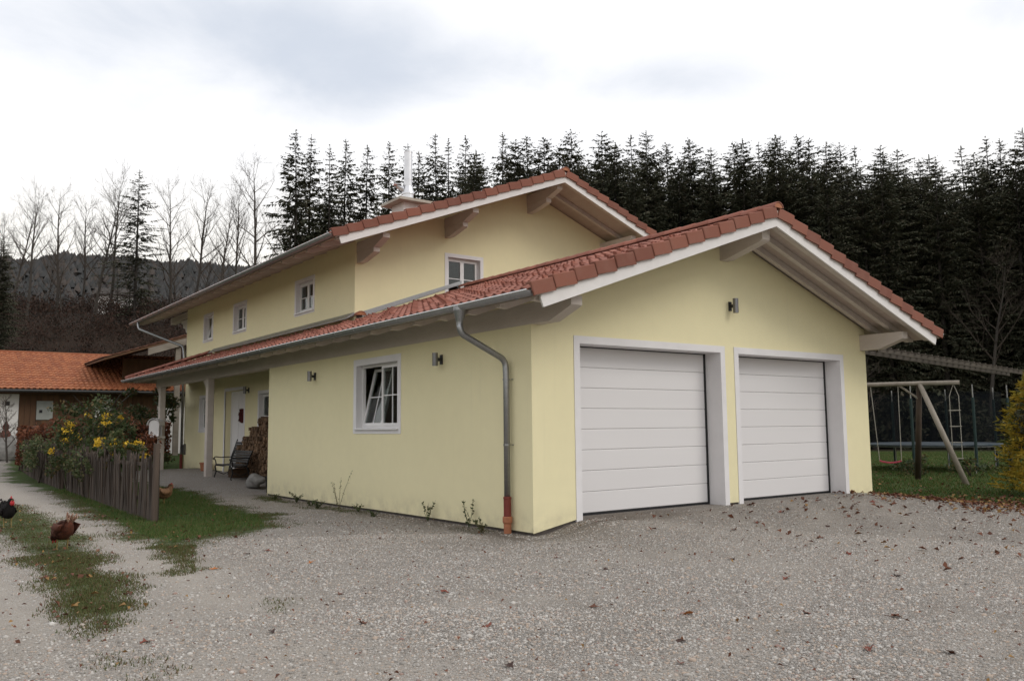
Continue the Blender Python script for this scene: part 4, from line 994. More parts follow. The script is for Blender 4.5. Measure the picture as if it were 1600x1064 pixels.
for i in range(34):       # slope at the right
    az = 14 + 19*((i*.618) % 1.0); d = 80 + 14*((i*.37) % 1.0); x, y = at(az, d); z = G(x, y)-.3; s = random.uniform(.66, .84)
    put_tree('spruce_tree', *SPV[random.choice((3, 4, 5))], (x, y, z), s*1.2, random.uniform(0, 6.28), 'spruce on the wooded slope rising at the right', 'tree', 'spruces on the right slope', s)
# young trees and undergrowth along the forest foot
um = []
for i in range(220):
    az = 15 + 45*random.random(); d = random.uniform(54, 74); x, y = at(az, d); h = random.uniform(1.0, 4.0); z = G(x, y)
    P = clump_points(150, (x, y, z+h*.5), (h*.5, h*.5, h*.55), rng, 10, .5); um.append(leaf_cloud(P, .38, rng, .5))
V, F, Rn = cat(um); o = obj('forest_undergrowth', npmesh('forest_undergrowth', V, F, M['needle'], Rn)); tag(o, 'dark undergrowth along the foot of the forest', 'undergrowth', None, 'stuff')

# ---- bare trees on the bank at the left
BTV = [bare_tree(31, 14, .6, 0, .03, .42), bare_tree(32, 14, .8, 0, .03, .5), bare_tree(33, 14, .45, 0, .05, .36), bare_tree(34, 14, .7, 0, .04, .46)]
BT_H = [max(v.co.z for v in c.vertices) for c, t in BTV]
BARE = [(84.79,105,26.0),(83.83,100,26.4),(82.31,104,28.2),(81.05,112,28.3),(80.38,100,27.2),(79.34,104,30.3),(76.04,100,29.3),(74.8,108,30.6),(73.09,112,30.8),(72.03,100,29.5),(70.94,96,31.5),(69.59,104,31.4),(68.61,110,29.4),(85.21,112,26.1)]
order = sorted(range(len(BARE)), key=lambda i: -BARE[i][0]); ordn = ['first','second','third','fourth','fifth','sixth','seventh','eighth','ninth','tenth','eleventh','twelfth','thirteenth','fourteenth']
for rank, i in enumerate(order):
    az, d, zt = BARE[i]; x, y = at(az, d); z = G(x, y)-3.0; v = i % 4; s = (zt-z)/BT_H[v]*1.12
    put_tree('bare_tree', *BTV[v], (x, y, z), s*.95, i*1.7, 'leafless tree on the left bank, %s from the left edge of the picture' % ordn[rank], 'tree', 'leafless trees on the bank', s)
for i in range(16):
    az = 66 + 20*((i*.618) % 1.0); d = random.uniform(96, 122); x, y = at(az, d); z = G(x, y)-2; v = i % 4; s = random.uniform(8, 12)/BT_H[v]
    put_tree('bare_tree', *BTV[v], (x, y, z), s, i*2.1, 'small thin leafless tree between the larger ones on the left bank', 'tree', 'small leafless trees on the bank', s)
wide = spruce(120, 22, .12, 3.6, .82, .5)
x, y = at(78.03, 98); z = G(x, y)-1; s = (29.7-z)/22; put_tree('spruce_tree', *wide, (x, y, z), s*1.45, 1.0, 'lone ragged dark spruce among the leafless trees at the left', 'tree', None, s)
x, y = at(85.3, 80); z = G(x, y)-1; s = (17.4-z)/22; put_tree('spruce_tree', *SPV[4], (x, y, z), s*1.3, 2.0, 'dark spruce cut by the left edge of the picture', 'tree', None, s)
x, y = at(86.6, 72); z = G(x, y)-1; s = (13.5-z)/22; put_tree('spruce_tree', *SPV[3], (x, y, z), s*1.5, 4.0, 'low dark spruce at the left edge above the barn roof', 'tree', None, s)
for j, (az, d, zt) in enumerate(((33.0, 57, 14.5), (29.0, 58, 13.0), (36.5, 57.5, 13.0), (24.5, 56, 12.5))):
    x, y = at(az, d); z = G(x, y)-.3; s = (zt-z)/BT_H[j]
    put_tree('bare_tree', *BTV[j], (x, y, z), s, j*2.0, 'faint leafless tree in front of the dark forest, %s from the right' % ordn[(2, 1, 3, 0)[j]], 'tree', 'leafless trees before the forest', s)
# brown thicket covering the bank
um = []
n = 900
az = rng.uniform(61, 92, n); d = 60 + 62*rng.uniform(0, 1, n)**.8
for a_, d_ in zip(az, d):
    x, y = at(a_, d_); h = random.uniform(1.2, 3.2); P = clump_points(130, (x, y, G(x, y)+h*.4), (h*.7, h*.7, h*.6), rng, 9, .6, .3); um.append(leaf_cloud(P, .27, rng, .4))
V, F, Rn = cat(um); o = obj('bank_thicket', npmesh('bank_thicket', V, F, M['thicket'], Rn)); tag(o, 'reddish brown leafless thicket covering the bank behind the barn', 'thicket', None, 'stuff')
# small pale farm building far on the bank
fb = thing('far_house', 'tiny whitish house front glimpsed through the trees on the left bank', 'house', (*at(78.6, 124), 0)); fb.location.z = 18.6; fb.rotation_euler.z = R_(-10)
mb = MB(); mb.box(-3.2, 1.2, -2, 2, -3, .7); mb.build('wall', M['whitewall'], fb)
mb = MB(); mb.prism([(-3.7, -2.5, .701), (-3.7, 2.5, .701), (-3.7, 0, 1.9)], (5.4, 0, 0)); mb.build('roof', M['bark'], fb)
# far wooded hill
hazs = np.linspace(58, 100, 60); hd = np.linspace(700, 2100, 26)
crest = np.interp(hazs, [58, 64, 67.5, 70.8, 74.7, 78.5, 82, 83.4, 85.4, 90, 100], [225, 250, 266, 274, 278, 279, 279, 264, 268, 275, 250])
Vh = []
for j, dd in enumerate(hd):
    for a_, c_ in zip(hazs, crest):
        t = S(np.array((dd-700)/800)); zz = -30 + (c_+30+8*math.sin(a_*1.7)*.3)*float(t) - .22*max(0, dd-1500) + 6*(vnoise(a_*2.0, dd*.01, 1.0)-.5)
        x, y = at(a_, dd); Vh.append((x, y, zz-14))
Vh = np.array(Vh); I = np.arange(len(Vh)).reshape(len(hd), len(hazs)); F = np.stack([I[:-1,:-1], I[:-1,1:], I[1:,1:], I[1:,:-1]], -1).reshape(-1,4)
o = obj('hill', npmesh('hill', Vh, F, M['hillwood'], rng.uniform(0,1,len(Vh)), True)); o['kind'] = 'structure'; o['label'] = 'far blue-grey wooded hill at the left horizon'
um = []; grid = Vh.reshape(len(hd), len(hazs), 3); n = 9000
fi = rng.uniform(8, 16.2, n); fj = rng.uniform(0, len(hazs)-1.01, n); i0 = fi.astype(int); j0 = fj.astype(int); tf = (fi-i0)[:,None]; uf = (fj-j0)[:,None]
P0 = grid[i0,j0]*(1-tf)*(1-uf)+grid[i0+1,j0]*tf*(1-uf)+grid[i0,j0+1]*(1-tf)*uf+grid[i0+1,j0+1]*tf*uf
hh = rng.uniform(9, 17, n); Vc = []; k = 6
for j in range(k):
    t = 2*math.pi*j/k; w = hh*rng.uniform(.30,.44,n); Vc.append(P0 + np.stack([w*math.cos(t), w*math.sin(t), hh*rng.uniform(.1,.4,n)], -1))
Vc.append(P0 + np.stack([0*hh, 0*hh, hh], -1)); Vc = np.stack(Vc, 1).reshape(-1,3)
base_ = np.arange(n)[:,None]*(k+1); F = np.concatenate([np.stack([base_[:,0]+j, base_[:,0]+(j+1)%k, base_[:,0]+k], -1) for j in range(k)])
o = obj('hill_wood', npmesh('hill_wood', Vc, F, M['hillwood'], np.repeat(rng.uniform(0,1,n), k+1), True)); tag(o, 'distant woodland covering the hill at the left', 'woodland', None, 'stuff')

# ================================================================== barn and shed at the left
barn = thing('barn', 'low farm outbuilding with orange tiled roof and white and brown walls at the left', 'barn', (0, 36, 0))
BY = 36.0; bx0, bx1 = -10.0, 6.2; BEZ, BRZ, BRY = 3.42, 5.48, 40.4
def bw(mb, x0, x1, z0=-.2, z1=BEZ+.1, y=BY, th=.25): mb.box(x0, x1, y-36, y-36+th, z0, z1)
for q0, q1 in ((bx0, -3.05), (3.2, bx1)):
    mb = MB(); bw(mb, q0, q1); mb.build('white_wall', M['whitewall'], barn)
for k in range(26):
    x = -3.03 + k*.24; mb = MB(); mb.box(x, x+.228, .06+.008*(k%2), .1, -.1, BEZ+.1); mb.build('wall_board', M['barnwood'], barn)
mb = MB(); mb.box(-3.05, 3.2, .101, .25, -.2, BEZ+.1); mb.build('board_backing', M['plinth'], barn)
mb = MB(); mb.box(-2.3, -1.6, .02, .056, 2.05, 2.95); b_ = mb.build('shutter', simple('pale_grey_shutter', (.30, .31, .29), (.24, .25, .235), 4, .8), barn)
mb = MB(); mb.box(-2.18, -2.05, .0, .019, 2.38, 2.52); mb.build('shutter_hole', M['seal'], b_)
mb = MB(); mb.box(.25, 1.05, .0, .055, 1.9, 3.05); b_ = mb.build('white_panel', M['whitewall'], barn)
mb = MB(); mb.box(.42, .95, -.03, -.001, 1.94, 2.05); mb.build('flower_box', M['maroon'], b_)
mb = MB(); mb.box(-3.62, -3.42, -.02, -.001, 2.72, 2.92); mb.build('vent_hatch', M['seal'], barn)
mb = MB(); mb.prism([(bx0-.3, -.75, BEZ+.02), (bx0-.3, -.72, BEZ-.12), (bx0-.3, 4.4, BRZ-.06), (bx0-.3, 8.9, BEZ+.02), (bx0-.3, 4.4, BRZ+.04)], (bx1-bx0+.6, 0, 0)); rb = mb.build('roof', M['barnwood'], barn); fixn(rb.data)
# tile courses on the barn: wavy stepped rows, one joined field
sl_ = (BRZ+.04-BEZ-.02)/5.15; al = math.atan(sl_); rows = 15; rl = 5.15/math.cos(al)/rows; cw = .24; nc = int((bx1-bx0+.6)/cw)
vs_ = []; fs = []; rn = []
for r in range(rows):
    s0 = r*rl
    for c in range(nc):
        o0 = len(vs_); rr = random.random()
        for j in range(5):
            u = bx0-.3 + (c+j/4)*cw; w = .05*(.5+.5*math.cos(2*math.pi*(j/4-.4)))
            for s_, dn in ((s0, .055), (s0+rl+.03, .02), (s0, .01)):
                n_ = dn+w+.03; vs_.append((u, -.75 - .05 + s_*math.cos(al) - n_*math.sin(al), BEZ+.02 + s_*math.sin(al) + n_*math.cos(al))); rn.append(rr)
        for j in range(4):
            a0 = o0+j*3; b0 = a0+3; fs += [(a0, b0, b0+1, a0+1), (a0+2, b0+2, b0, a0)]
me_ = bpy.data.meshes.new('tile_field'); me_.from_pydata(vs_, [], fs); me_.materials.append(M['tileold']); a_ = me_.attributes.new('rnd', 'FLOAT', 'POINT'); a_.data.foreach_set('value', rn)
o = obj('tile_field', me_, rb); o['kind'] = 'stuff'
mb = MB(); mb.tube([(bx0-.3, 4.4, BRZ+.1), (bx1+.3, 4.4, BRZ+.1)], .12, 10); mb.build('ridge', M['tileold'], rb)
mb = MB(); mb.tube([(bx0-.3, -.86, BEZ-.02), (bx1+.3, -.86, BEZ-.02)], .07, 8); mb.build('gutter', M['lampdark'], barn)
mb = MB(); mb.box(bx0, bx1, -.5, .05, BEZ-.15, BEZ-.02); mb.build('eaves_beam', M['barnwood'], barn)
# shed with open timber gable
shed = thing('shed', 'dark shed with silvered timber beam and brown roof between barn and house', 'shed', (0, 34, 0))
sx0, sx1 = .2, 9.0; szl = lambda x: 4.98 + .335*(x-.2)
mb = MB(); mb.prism([(sx0, 0, szl(sx0)-.10), (sx1, 0, szl(sx1)-.10), (sx1, 0, szl(sx1)), (sx0, 0, szl(sx0))], (0, 9, 0)); sr = mb.build('roof', M['barnwood'], shed); fixn(sr.data)
for k in range(22):
    x0 = sx0-.05 + k*.40; x1 = x0+.41; mb = MB(); mb.prism([(x0, -.04, szl(x0)+.05), (x1, -.04, szl(x1)+.01), (x1, -.04, szl(x1)+.045), (x0, -.04, szl(x0)+.085)], (0, 9, 0)); ob = mb.build('tile_course', M['tilebrown'], sr); fixn(ob.data)
mb = MB(); mb.prism([(2.2, -.06, szl(2.2)-.45), (5.2, -.06, szl(5.2)-.45), (5.2, -.06, szl(5.2)-.11), (2.2, -.06, szl(2.2)-.11)], (0, .14, 0)); ob = mb.build('gable_beam', M['paletimber'], shed); fixn(ob.data)
mb = MB(); mb.box(3.55, 3.8, .1, .3, 0, szl(3.6)-.46); mb.build('post', M['paletimber'], shed)
mb = MB(); mb.box(1.6, 9.0, 2.6, 2.8, -.2, 5.2); mb.build('wall', M['barnwood'], shed)

# ================================================================== garden: fence, hedge, shrubs
PK = []
for s in range(6):
    mb = MB(); h = 1.16+.07*s*(1 if s % 2 else -1)*.35; w = .032+.006*(s % 3); l1 = random.uniform(-.02,.02)
    mb.add([(-w,-.014,-.1),(w,-.014,-.1),(w,.014,-.1),(-w,.014,-.1),(-w+l1,-.012,h-.05),(w+l1,-.012,h-.05),(w+l1,.012,h-.05),(-w+l1,.012,h-.05),(l1,0,h+.02)], [(0,3,2,1),(0,1,5,4),(1,2,6,5),(2,3,7,6),(3,0,4,7),(4,5,8),(5,6,8),(6,7,8),(7,4,8)])
    PK.append(mb.mesh('picket', M['greywood']))
def fence(name, label, P0, P1, sp=.088, dz=0.0):
    P0 = Vector((*P0, 0)); P1 = Vector((*P1, 0)); L_ = (P1-P0).length; d = (P1-P0)/L_; ang = math.atan2(d.y, d.x)
    f = thing(name, label, 'fence', (P0.x, P0.y, G(P0.x, P0.y)), 0, 'weathered picket fences round the garden'); base = f.location.copy()
    n = int(L_/sp)
    for i in range(n):
        if random.random() < .04: continue
        p = P0 + d*(i*sp+random.uniform(-.012,.012)); o = obj('picket', random.choice(PK), f); o.location = (p.x-base.x, p.y-base.y, G(p.x, p.y)-base.z+random.uniform(-.13,.05)+dz); o.rotation_euler = (random.gauss(0,.035), random.gauss(0,.045), ang+random.gauss(0,.06))
    nn = Vector((d.y, -d.x, 0))
    for hz_ in (.35, 1.0):
        mb = MB(); k = 8
        for i in range(k):
            a_ = P0 + d*(L_*i/k) + nn*.035; b_ = P0 + d*(L_*(i+1)/k) + nn*.035; mb.beam((a_.x-base.x, a_.y-base.y, G(a_.x,a_.y)-base.z+hz_), (b_.x-base.x, b_.y-base.y, G(b_.x,b_.y)-base.z+hz_), .035, .06)
        mb.build('rail', M['greywood'], f)
    i = 0.0
    while i <= L_+.01:
        p = P0 + d*i + nn*.07; mb = MB(); z = G(p.x, p.y)-base.z; mb.tube([(p.x-base.x, p.y-base.y, z-.1), (p.x-base.x, p.y-base.y, z+1.25)], [.05,.045], 8); mb.build('post', M['greywood'], f); i += 2.4
    return f
fence('picket_fence', 'weathered grey picket fence ending beside the track, nearest to the camera', (-3.95, 6.3), (-3.9, 16.0))
fence('picket_fence', 'farther stretch of grey picket fence in front of the barn', (-3.9, 17.2), (-3.7, 28.5))
fence('picket_fence', 'short picket fence side running back towards the porch', (-3.7, 16.9), (-.6, 25.6), .10)
mb = MB(); mb.tube([(0,0,-.1),(0.01,0,1.42)], [.06,.055], 10); o = mb.build('gate_post', M['greywood']); o.location = flat(-3.93, 6.22); tag(o, 'thick grey end post of the nearest picket fence', 'post')
# copper hedge
P = np.stack([rng.uniform(-3.9, 1.7, 9000), rng.uniform(27.2, 28.2, 9000), rng.uniform(0.05, 1.0, 9000)], -1)
top = 1.78 + .22*(fbm(P[:,0], P[:,1]*0, .9, 4)-.5)*2; P[:,2] = gz(P[:,0], P[:,1]) + P[:,2]**.7*top
hd_ = thing('hedge', 'copper-brown beech hedge behind the garden fence', 'hedge', (-1, 27.7, G(-1, 27.7)))
V, F, Rn = leaf_cloud(P - np.array(hd_.location), .17, rng, .6); obj('foliage', npmesh('foliage', V, F, M['hedge'], Rn), hd_)
mb = MB()
for k in range(26):
    x = -2.8+k*.21; mb.tube([(x,0,0),(x+random.uniform(-.1,.1),random.uniform(-.2,.2),1.4)], [.025,.01], 4)
mb.build('stems', M['twig'], hd_)
def shrub(name, label, loc, rad, n, leaf, mat, stems=7, cat_='shrub', group=None, clumps=16, spread=.42, flowers=0, up=0.0, stemmat='twig', zc=None, shell=.5):
    s = thing(name, label, cat_, loc, 0, group); zc = zc if zc is not None else rad[2]
    P = clump_points(n, (0,0,zc), rad, rng, clumps, spread, shell); P = P[P[:,2] > .02]
    V, F, Rn = leaf_cloud(P, leaf, rng, .55, up); obj('foliage', npmesh('foliage', V, F, M[mat], Rn), s)
    mb = MB()
    for k in range(stems):
        a_ = random.uniform(0, 6.28); r = random.uniform(.3, .85); mb.tube([(random.uniform(-.05,.05)*rad[0], random.uniform(-.05,.05)*rad[1], -.05), (math.cos(a_)*rad[0]*r*.5, math.sin(a_)*rad[1]*r*.5, zc*.8), (math.cos(a_)*rad[0]*r, math.sin(a_)*rad[1]*r, zc+rad[2]*random.uniform(.2,.8))], [.018+.006*rad[2], .012, .004], 4)
    mb.build('stems', M[stemmat], s)
    for k in range(flowers):
        a_ = random.uniform(0, 6.28); b_ = random.uniform(-.2, 1.0); c = np.array([math.cos(a_)*rad[0]*.85*math.cos(b_), math.sin(a_)*rad[1]*.85*math.cos(b_), zc+rad[2]*.85*math.sin(b_)])
        Pq = c + rng.normal(size=(26,3))*np.array([.055,.055,.045]); V, F, Rn = leaf_cloud(Pq, .085, rng, .6); obj('blossom', npmesh('blossom', V, F, M['yellow'], Rn), s)
    return s
shrub('flowering_shrub', 'tall shrub with yellow blossoms above the fence, the left one of two', flat(-3.35, 15.2), (.95, 1.5, 1.05), 2600, .12, 'green', 12, 'shrub', 'yellow flowering shrubs', 18, .38, 8, zc=1.35)
shrub('flowering_shrub', 'yellow blossoming shrub leaning over the near end of the fence', flat(-3.55, 10.6), (.42, 1.5, .36), 1800, .10, 'green', 10, 'shrub', 'yellow flowering shrubs', 16, .36, 7, zc=1.12)
shrub('garden_shrub', 'dark green shrub between the fence and the copper hedge', flat(-2.6, 19.5), (1.0, 1.3, .8), 1800, .12, 'green', 9, zc=1.0)
shrub('garden_shrub', 'reddish bush at the garden corner in front of the barn', flat(-3.0, 25.0), (1.0, .9, .75), 1700, .13, 'hedge', 8, zc=1.3)
shrub('garden_shrub', 'yellow-green garden plants behind the farther fence', flat(-3.95, 21.0), (.4, 2.6, .6), 1700, .10, 'weed', 8, zc=.9)
shrub('garden_shrub', 'low leafy plants at the foot of the far porch post', flat(.1, 23.6), (.7, .7, .35), 700, .10, 'green', 6, zc=.35)
shrub('climbing_plant', 'green and yellow creeper growing through the pickets of the near fence', flat(-3.95, 13.2), (.28, 1.6, .55), 900, .085, 'weed', 8, 'plant', None, 16, .34, 0, zc=.75)
shrub('climbing_plant', 'dark leafy tangle closing the gap between the two fence stretches', flat(-3.75, 16.9), (.5, 1.3, .85), 1700, .10, 'green', 7, 'plant', None, 12, .36, 2, zc=.9)
shrub('climbing_plant', 'yellowing plants hanging over the middle of the near fence', flat(-3.75, 11.0), (.35, 1.0, .35), 650, .085, 'weed', 6, 'plant', None, 12, .36, 3, zc=1.3)
shrub('garden_shrub', 'loose brown-leaved bush in the garden behind the yellow blossoms', flat(-2.4, 15.5), (.9, 1.2, .7), 1300, .11, 'hedge', 8, zc=1.25)
# apple tree and climber near the barn
at_ = thing('apple_tree', 'small green leafy tree in the garden in front of the barn roof', 'tree', flat(-1.6, 24.0))
mb = MB(); mb.tube([(0,0,-.1),(.05,0,.8),(-.05,.05,1.5),(.1,0,2.1)], [.09,.08,.07,.05], 8)
for k in range(9):
    a_ = k*.7+.2; mb.tube([(.05,0,1.2+.09*k),(math.cos(a_)*.7,math.sin(a_)*.7,1.9+.1*k),(math.cos(a_)*1.3,math.sin(a_)*1.3,2.3+.12*k)], [.04,.025,.008], 5)
mb.build('trunk', M['barkpale'], at_)
P = np.concatenate([clump_points(1700, (0,0,2.45), (1.5,1.4,.8), rng, 22, .32, .5), clump_points(500, (.9,.2,2.2), (1.3,1.0,.5), rng, 9, .4)]); V, F, Rn = leaf_cloud(P, .14, rng, .55); obj('crown', npmesh('crown', V, F, M['green'], Rn), at_)
cl_ = thing('climbing_plant', 'dark green climber hanging round the far porch post under the eave', 'plant', flat(.4, 23.6))
mb = MB(); mb.tube([(0,0,0),(.05,.1,1.2),(-.1,0,2.2),(.2,-.2,2.9)], [.04,.035,.03,.01], 6); mb.build('stems', M['twig'], cl_)
P = np.concatenate([clump_points(900, (.1,-.1,2.75), (.6,1.5,.45), rng, 14, .38), clump_points(300, (.1,-.2,2.1), (.35,.5,.6), rng, 7, .4)]); V, F, Rn = leaf_cloud(P, .13, rng, .6); obj('foliage', npmesh('foliage', V, F, M['green'], Rn), cl_)
# thin young bare tree by the barn wall, ornament on a stone
c_, t_2 = bare_tree(51, 3.2, .4, 160, .05, .3); put_tree('sapling', c_, t_2, flat(-3.75, 32.5, 0), 1, 0, 'thin leafless sapling in front of the white barn wall', 'tree')
o = obj('boulder', blob_mesh('boulder', M['rock'], .62, .6, .72, 8)); o.location = flat(-3.75, 34.0, .40); tag(o, 'conical grey stone below the barn wall carrying a small red figure', 'boulder')
go = thing('garden_figure', 'small dark red figure standing on the grey stone by the barn', 'ornament', flat(-3.72, 33.95, .98))
mb = MB(); mb.lathe([(.20, 0), (.24, .06), (.20, .22), (.13, .34), (.10, .38)], 12); mb.build('body', M['rust'], go, True)
mb = MB(); mb.lathe([(.08, .37), (.13, .43), (.12, .52), (.05, .56)], 12); mb.build('head', M['rust'], go, True)
mb = MB(); mb.lathe([(.15, .52), (.10, .60), (.04, .74), (.0, .80)], 12); mb.build('cap', M['maroon'], go, True)

# ================================================================== playground at the right
zl = G(14.4, 1.6)
sw = thing('playground_swing', 'round-timber swing frame on the lawn right of the garage', 'swing frame', (14.4, 1.57, zl))
dv = Vector((.473, -.881, 0))
dv = Vector((14.61-13.58, .71-2.62, 0)).normalized(); pn = Vector((-dv.y, dv.x, 0))
ht = 2.54-zl
b0 = -dv*4.2; b1 = dv*.95
mb = MB(); mb.tube([(b0.x, b0.y, ht), (0,0,ht), (b1.x, b1.y, ht)], .062, 10); mb.build('beam', M['logpole'], sw, True)
f1 = dv*.95 - pn*.75; f2 = -dv*.18 + pn*.95
mb = MB(); mb.tube([(f1.x, f1.y, -.05), (0, 0, ht-.02)], [.075,.065], 10); mb.build('leg', M['logpole'], sw, True)
mb = MB(); mb.tube([(f2.x, f2.y, -.05), (.02, 0.02, ht+.05)], [.08,.07], 10); mb.build('leg', M['logdark'], sw, True)
for s in (-1, 1):
    g1 = -dv*4.0 + pn*.9*s; g2 = -dv*3.9; mb = MB(); mb.tube([(g1.x, g1.y, -.05), (g2.x, g2.y, ht)], .07, 8); mb.build('leg', M['logpole'], sw)
br0 = -dv*.5; br1 = f2*.16; mb = MB(); mb.tube([(br0.x, br0.y, ht-.05), (br1.x, br1.y, ht-.42)], .03, 6); mb.build('brace', M['logpole'], sw)
seat_c = -dv*.82 ; mb0 = thing('hanging_swing', 'pink plastic swing seat hanging on ropes from the timber beam', 'swing', (14.4+seat_c.x, 1.57+seat_c.y, zl+ .52))
hs = .27; mb = MB()
pts = [dv*(hs*t) + Vector((0,0,.05*t*t)) for t in np.linspace(-1, 1, 9)]
for p_, q_ in zip(pts[:-1], pts[1:]): mb.beam(p_, q_, .16, .035)
mb.build('seat', M['pink'], mb0)
for s in (-1, 1):
    p_ = dv*hs*s; q_ = dv*(hs*s*1.05 - (.12 if s < 0 else 0)); mb = MB(); mb.tube([(p_.x, p_.y, .05), (q_.x, q_.y, ht-.52-.05)], .011, 5); mb.build('rope', M['rope'], mb0)
lp = dv*.80; rl_ = thing('rope_ladder', 'rope ladder hanging from the right end of the swing beam', 'rope ladder', (14.4+lp.x, 1.57+lp.y, zl+.62))
for s in (-1, 1):
    p_ = dv*.11*s; mb = MB(); mb.tube([(p_.x, p_.y, 0), (p_.x*1.0, p_.y*1.0, ht-.62-.36), (0, 0, ht-.62-.03)], .010, 5); mb.build('rope', M['rope'], rl_)
for k in range(4):
    p_ = dv*.14; mb = MB(); mb.tube([(-p_.x, -p_.y, .02+.42*k), (p_.x, p_.y, .02+.42*k)], .014, 6); mb.build('rung', M['rope'], rl_)
# trampoline
tp = thing('trampoline', 'round trampoline with green poles and dark safety net behind the swing', 'trampoline', (20.3, 4.4, G(20.3, 4.4)))
tr_ = 2.15; th_ = .86
mb = MB(); mb.lathe([(tr_-.14, th_), (tr_+.05, th_-.01), (tr_+.06, th_+.03), (tr_-.12, th_+.045)], 48); ob = mb.build('edge_pad', M['tpad'], tp)
ob.data.polygons; 
mb = MB(); mb.lathe([(.01, th_-.02), (tr_-.12, th_-.02), (tr_-.12, th_-.01), (.01, th_-.01)], 40); mb.build('jumping_mat', M['black'], tp)
mb = MB(); mb.tube([(tr_*math.cos(t), tr_*math.sin(t), th_-.04) for t in np.linspace(0, 2*math.pi, 49)], .025, 6, False); mb.build('ring_frame', M['zinc'], tp)
for k in range(8):
    t = 2*math.pi*k/8 + .25; x, y = tr_*math.cos(t), tr_*math.sin(t)
    mb = MB(); mb.tube([(x*1.04, y*1.04, 0), (x*1.04, y*1.04, th_-.06)], .022, 6); mb.build('leg', M['zinc'], tp)
    mb = MB(); mb.tube([(x*1.07, y*1.07, .1), (x*1.07, y*1.07, 2.35)], .045, 8); q = mb.build('net_pole', M['tgreen'], tp)
    mb = MB(); mb.tube([(x*1.07, y*1.07, 2.35), (x*1.07, y*1.07, 2.75)], .02, 6); mb.build('pole_tip', M['zinc'], q)
mb = MB(); n = 40; vs_ = [(tr_*.98*math.cos(2*math.pi*i/n), tr_*.98*math.sin(2*math.pi*i/n), z) for z in (th_, 2.55) for i in range(n)]
mb.add(vs_, [(i, (i+1)%n, (i+1)%n+n, i+n) for i in range(n)]); mb.build('safety_net', M['net'], tp)
# pergola beside the garage
pg = thing('pergola', 'slatted timber pergola beside the garage at the right', 'pergola', (10.3, .35, G(9.3, .35)))
zo = pg.location.z; Lp = 7.6
zp = lambda x: 3.16 - zo - .042*x
for yy in (0.0, .45):
    mb = MB(); mb.beam((.0, yy, zp(0)), (Lp, yy, zp(Lp)), .05, .09); mb.build('beam', M['pergwood'], pg)
for k in range(25):
    x = .1 + k*.305; mb = MB(); mb.beam((x, -.12, zp(x)+.062), (x, .60, zp(x)+.062), .06, .03); mb.build('slat', M['pergwood'], pg)
for yy in (0.0,):
    mb = MB(); mb.box(Lp-.16, Lp-.05, yy-.055, yy+.055, -.1, zp(Lp-.1)-.047); mb.build('post', M['pergwood'], pg)
# golden conifer shrub at the right edge
gs = thing('golden_conifer', 'golden-yellow conifer shrub at the right edge of the picture', 'shrub', flat(12.50, -2.30))
mb = MB(); mb.tube([(0,0,-.1),(0.03,0,1.2),(0,0,2.3)], [.07,.05,.015], 7); mb.build('trunk', M['bark'], gs)
tr = []; rv = []
for k in range(760):
    z = random.uniform(.08, 2.9); a_ = random.uniform(0, 6.28); R0 = (.98*(1-(z/3.05)**2.6)+.12)*random.uniform(.7, 1.12); c0 = np.array([math.cos(a_)*R0*.35, math.sin(a_)*R0*.35, z-.05]); c1 = np.array([math.cos(a_)*R0, math.sin(a_)*R0, z+random.uniform(-.05,.12)]); col = random.random()
    for j in range(13):
        s_ = random.uniform(.45, 1); c = c0*(1-s_)+c1*s_; d = np.array([math.cos(a_), math.sin(a_), .2]) + rng.normal(size=3)*.6; d /= np.linalg.norm(d); e = rng.normal(size=3); e = np.cross(e, d); e /= np.linalg.norm(e); L_ = random.uniform(.07,.15)
        tr.append((c-e*.022, c+e*.022, c+d*L_)); rv += [col if s_ > .7 else .95]*3
V = np.array(tr).reshape(-1,3); obj('crown', npmesh('crown', V, np.arange(len(V)).reshape(-1,3), M['gold'], rv), gs)
P = clump_points(3600, (0,0,1.4), (.72,.72,1.3), rng, 30, .4, .2); P = P[P[:,2] > .05]; V, F, Rn = leaf_cloud(P, .12, rng, .4); obj('inner_foliage', npmesh('inner_foliage', V, F, M['needle'], Rn), gs)
c_, t_2 = bare_tree(61, 4.4, .5, 420, .05, .3); put_tree('sapling', c_, t_2, flat(18.0, 5.6, 0), 1, 0, 'thin leafless young tree behind the swing frame', 'tree')
shrub('low_bush', 'low dark bushes on the lawn behind the leaning swing leg, left clump', flat(16.9, 3.2), (.75, .55, .30), 420, .11, 'green', 5, 'bush', 'low bushes on the lawn', zc=.3)
shrub('low_bush', 'low dark bushes on the lawn behind the leaning swing leg, right clump', flat(17.6, 1.9), (.65, .5, .28), 380, .11, 'green', 5, 'bush', 'low bushes on the lawn', zc=.28)

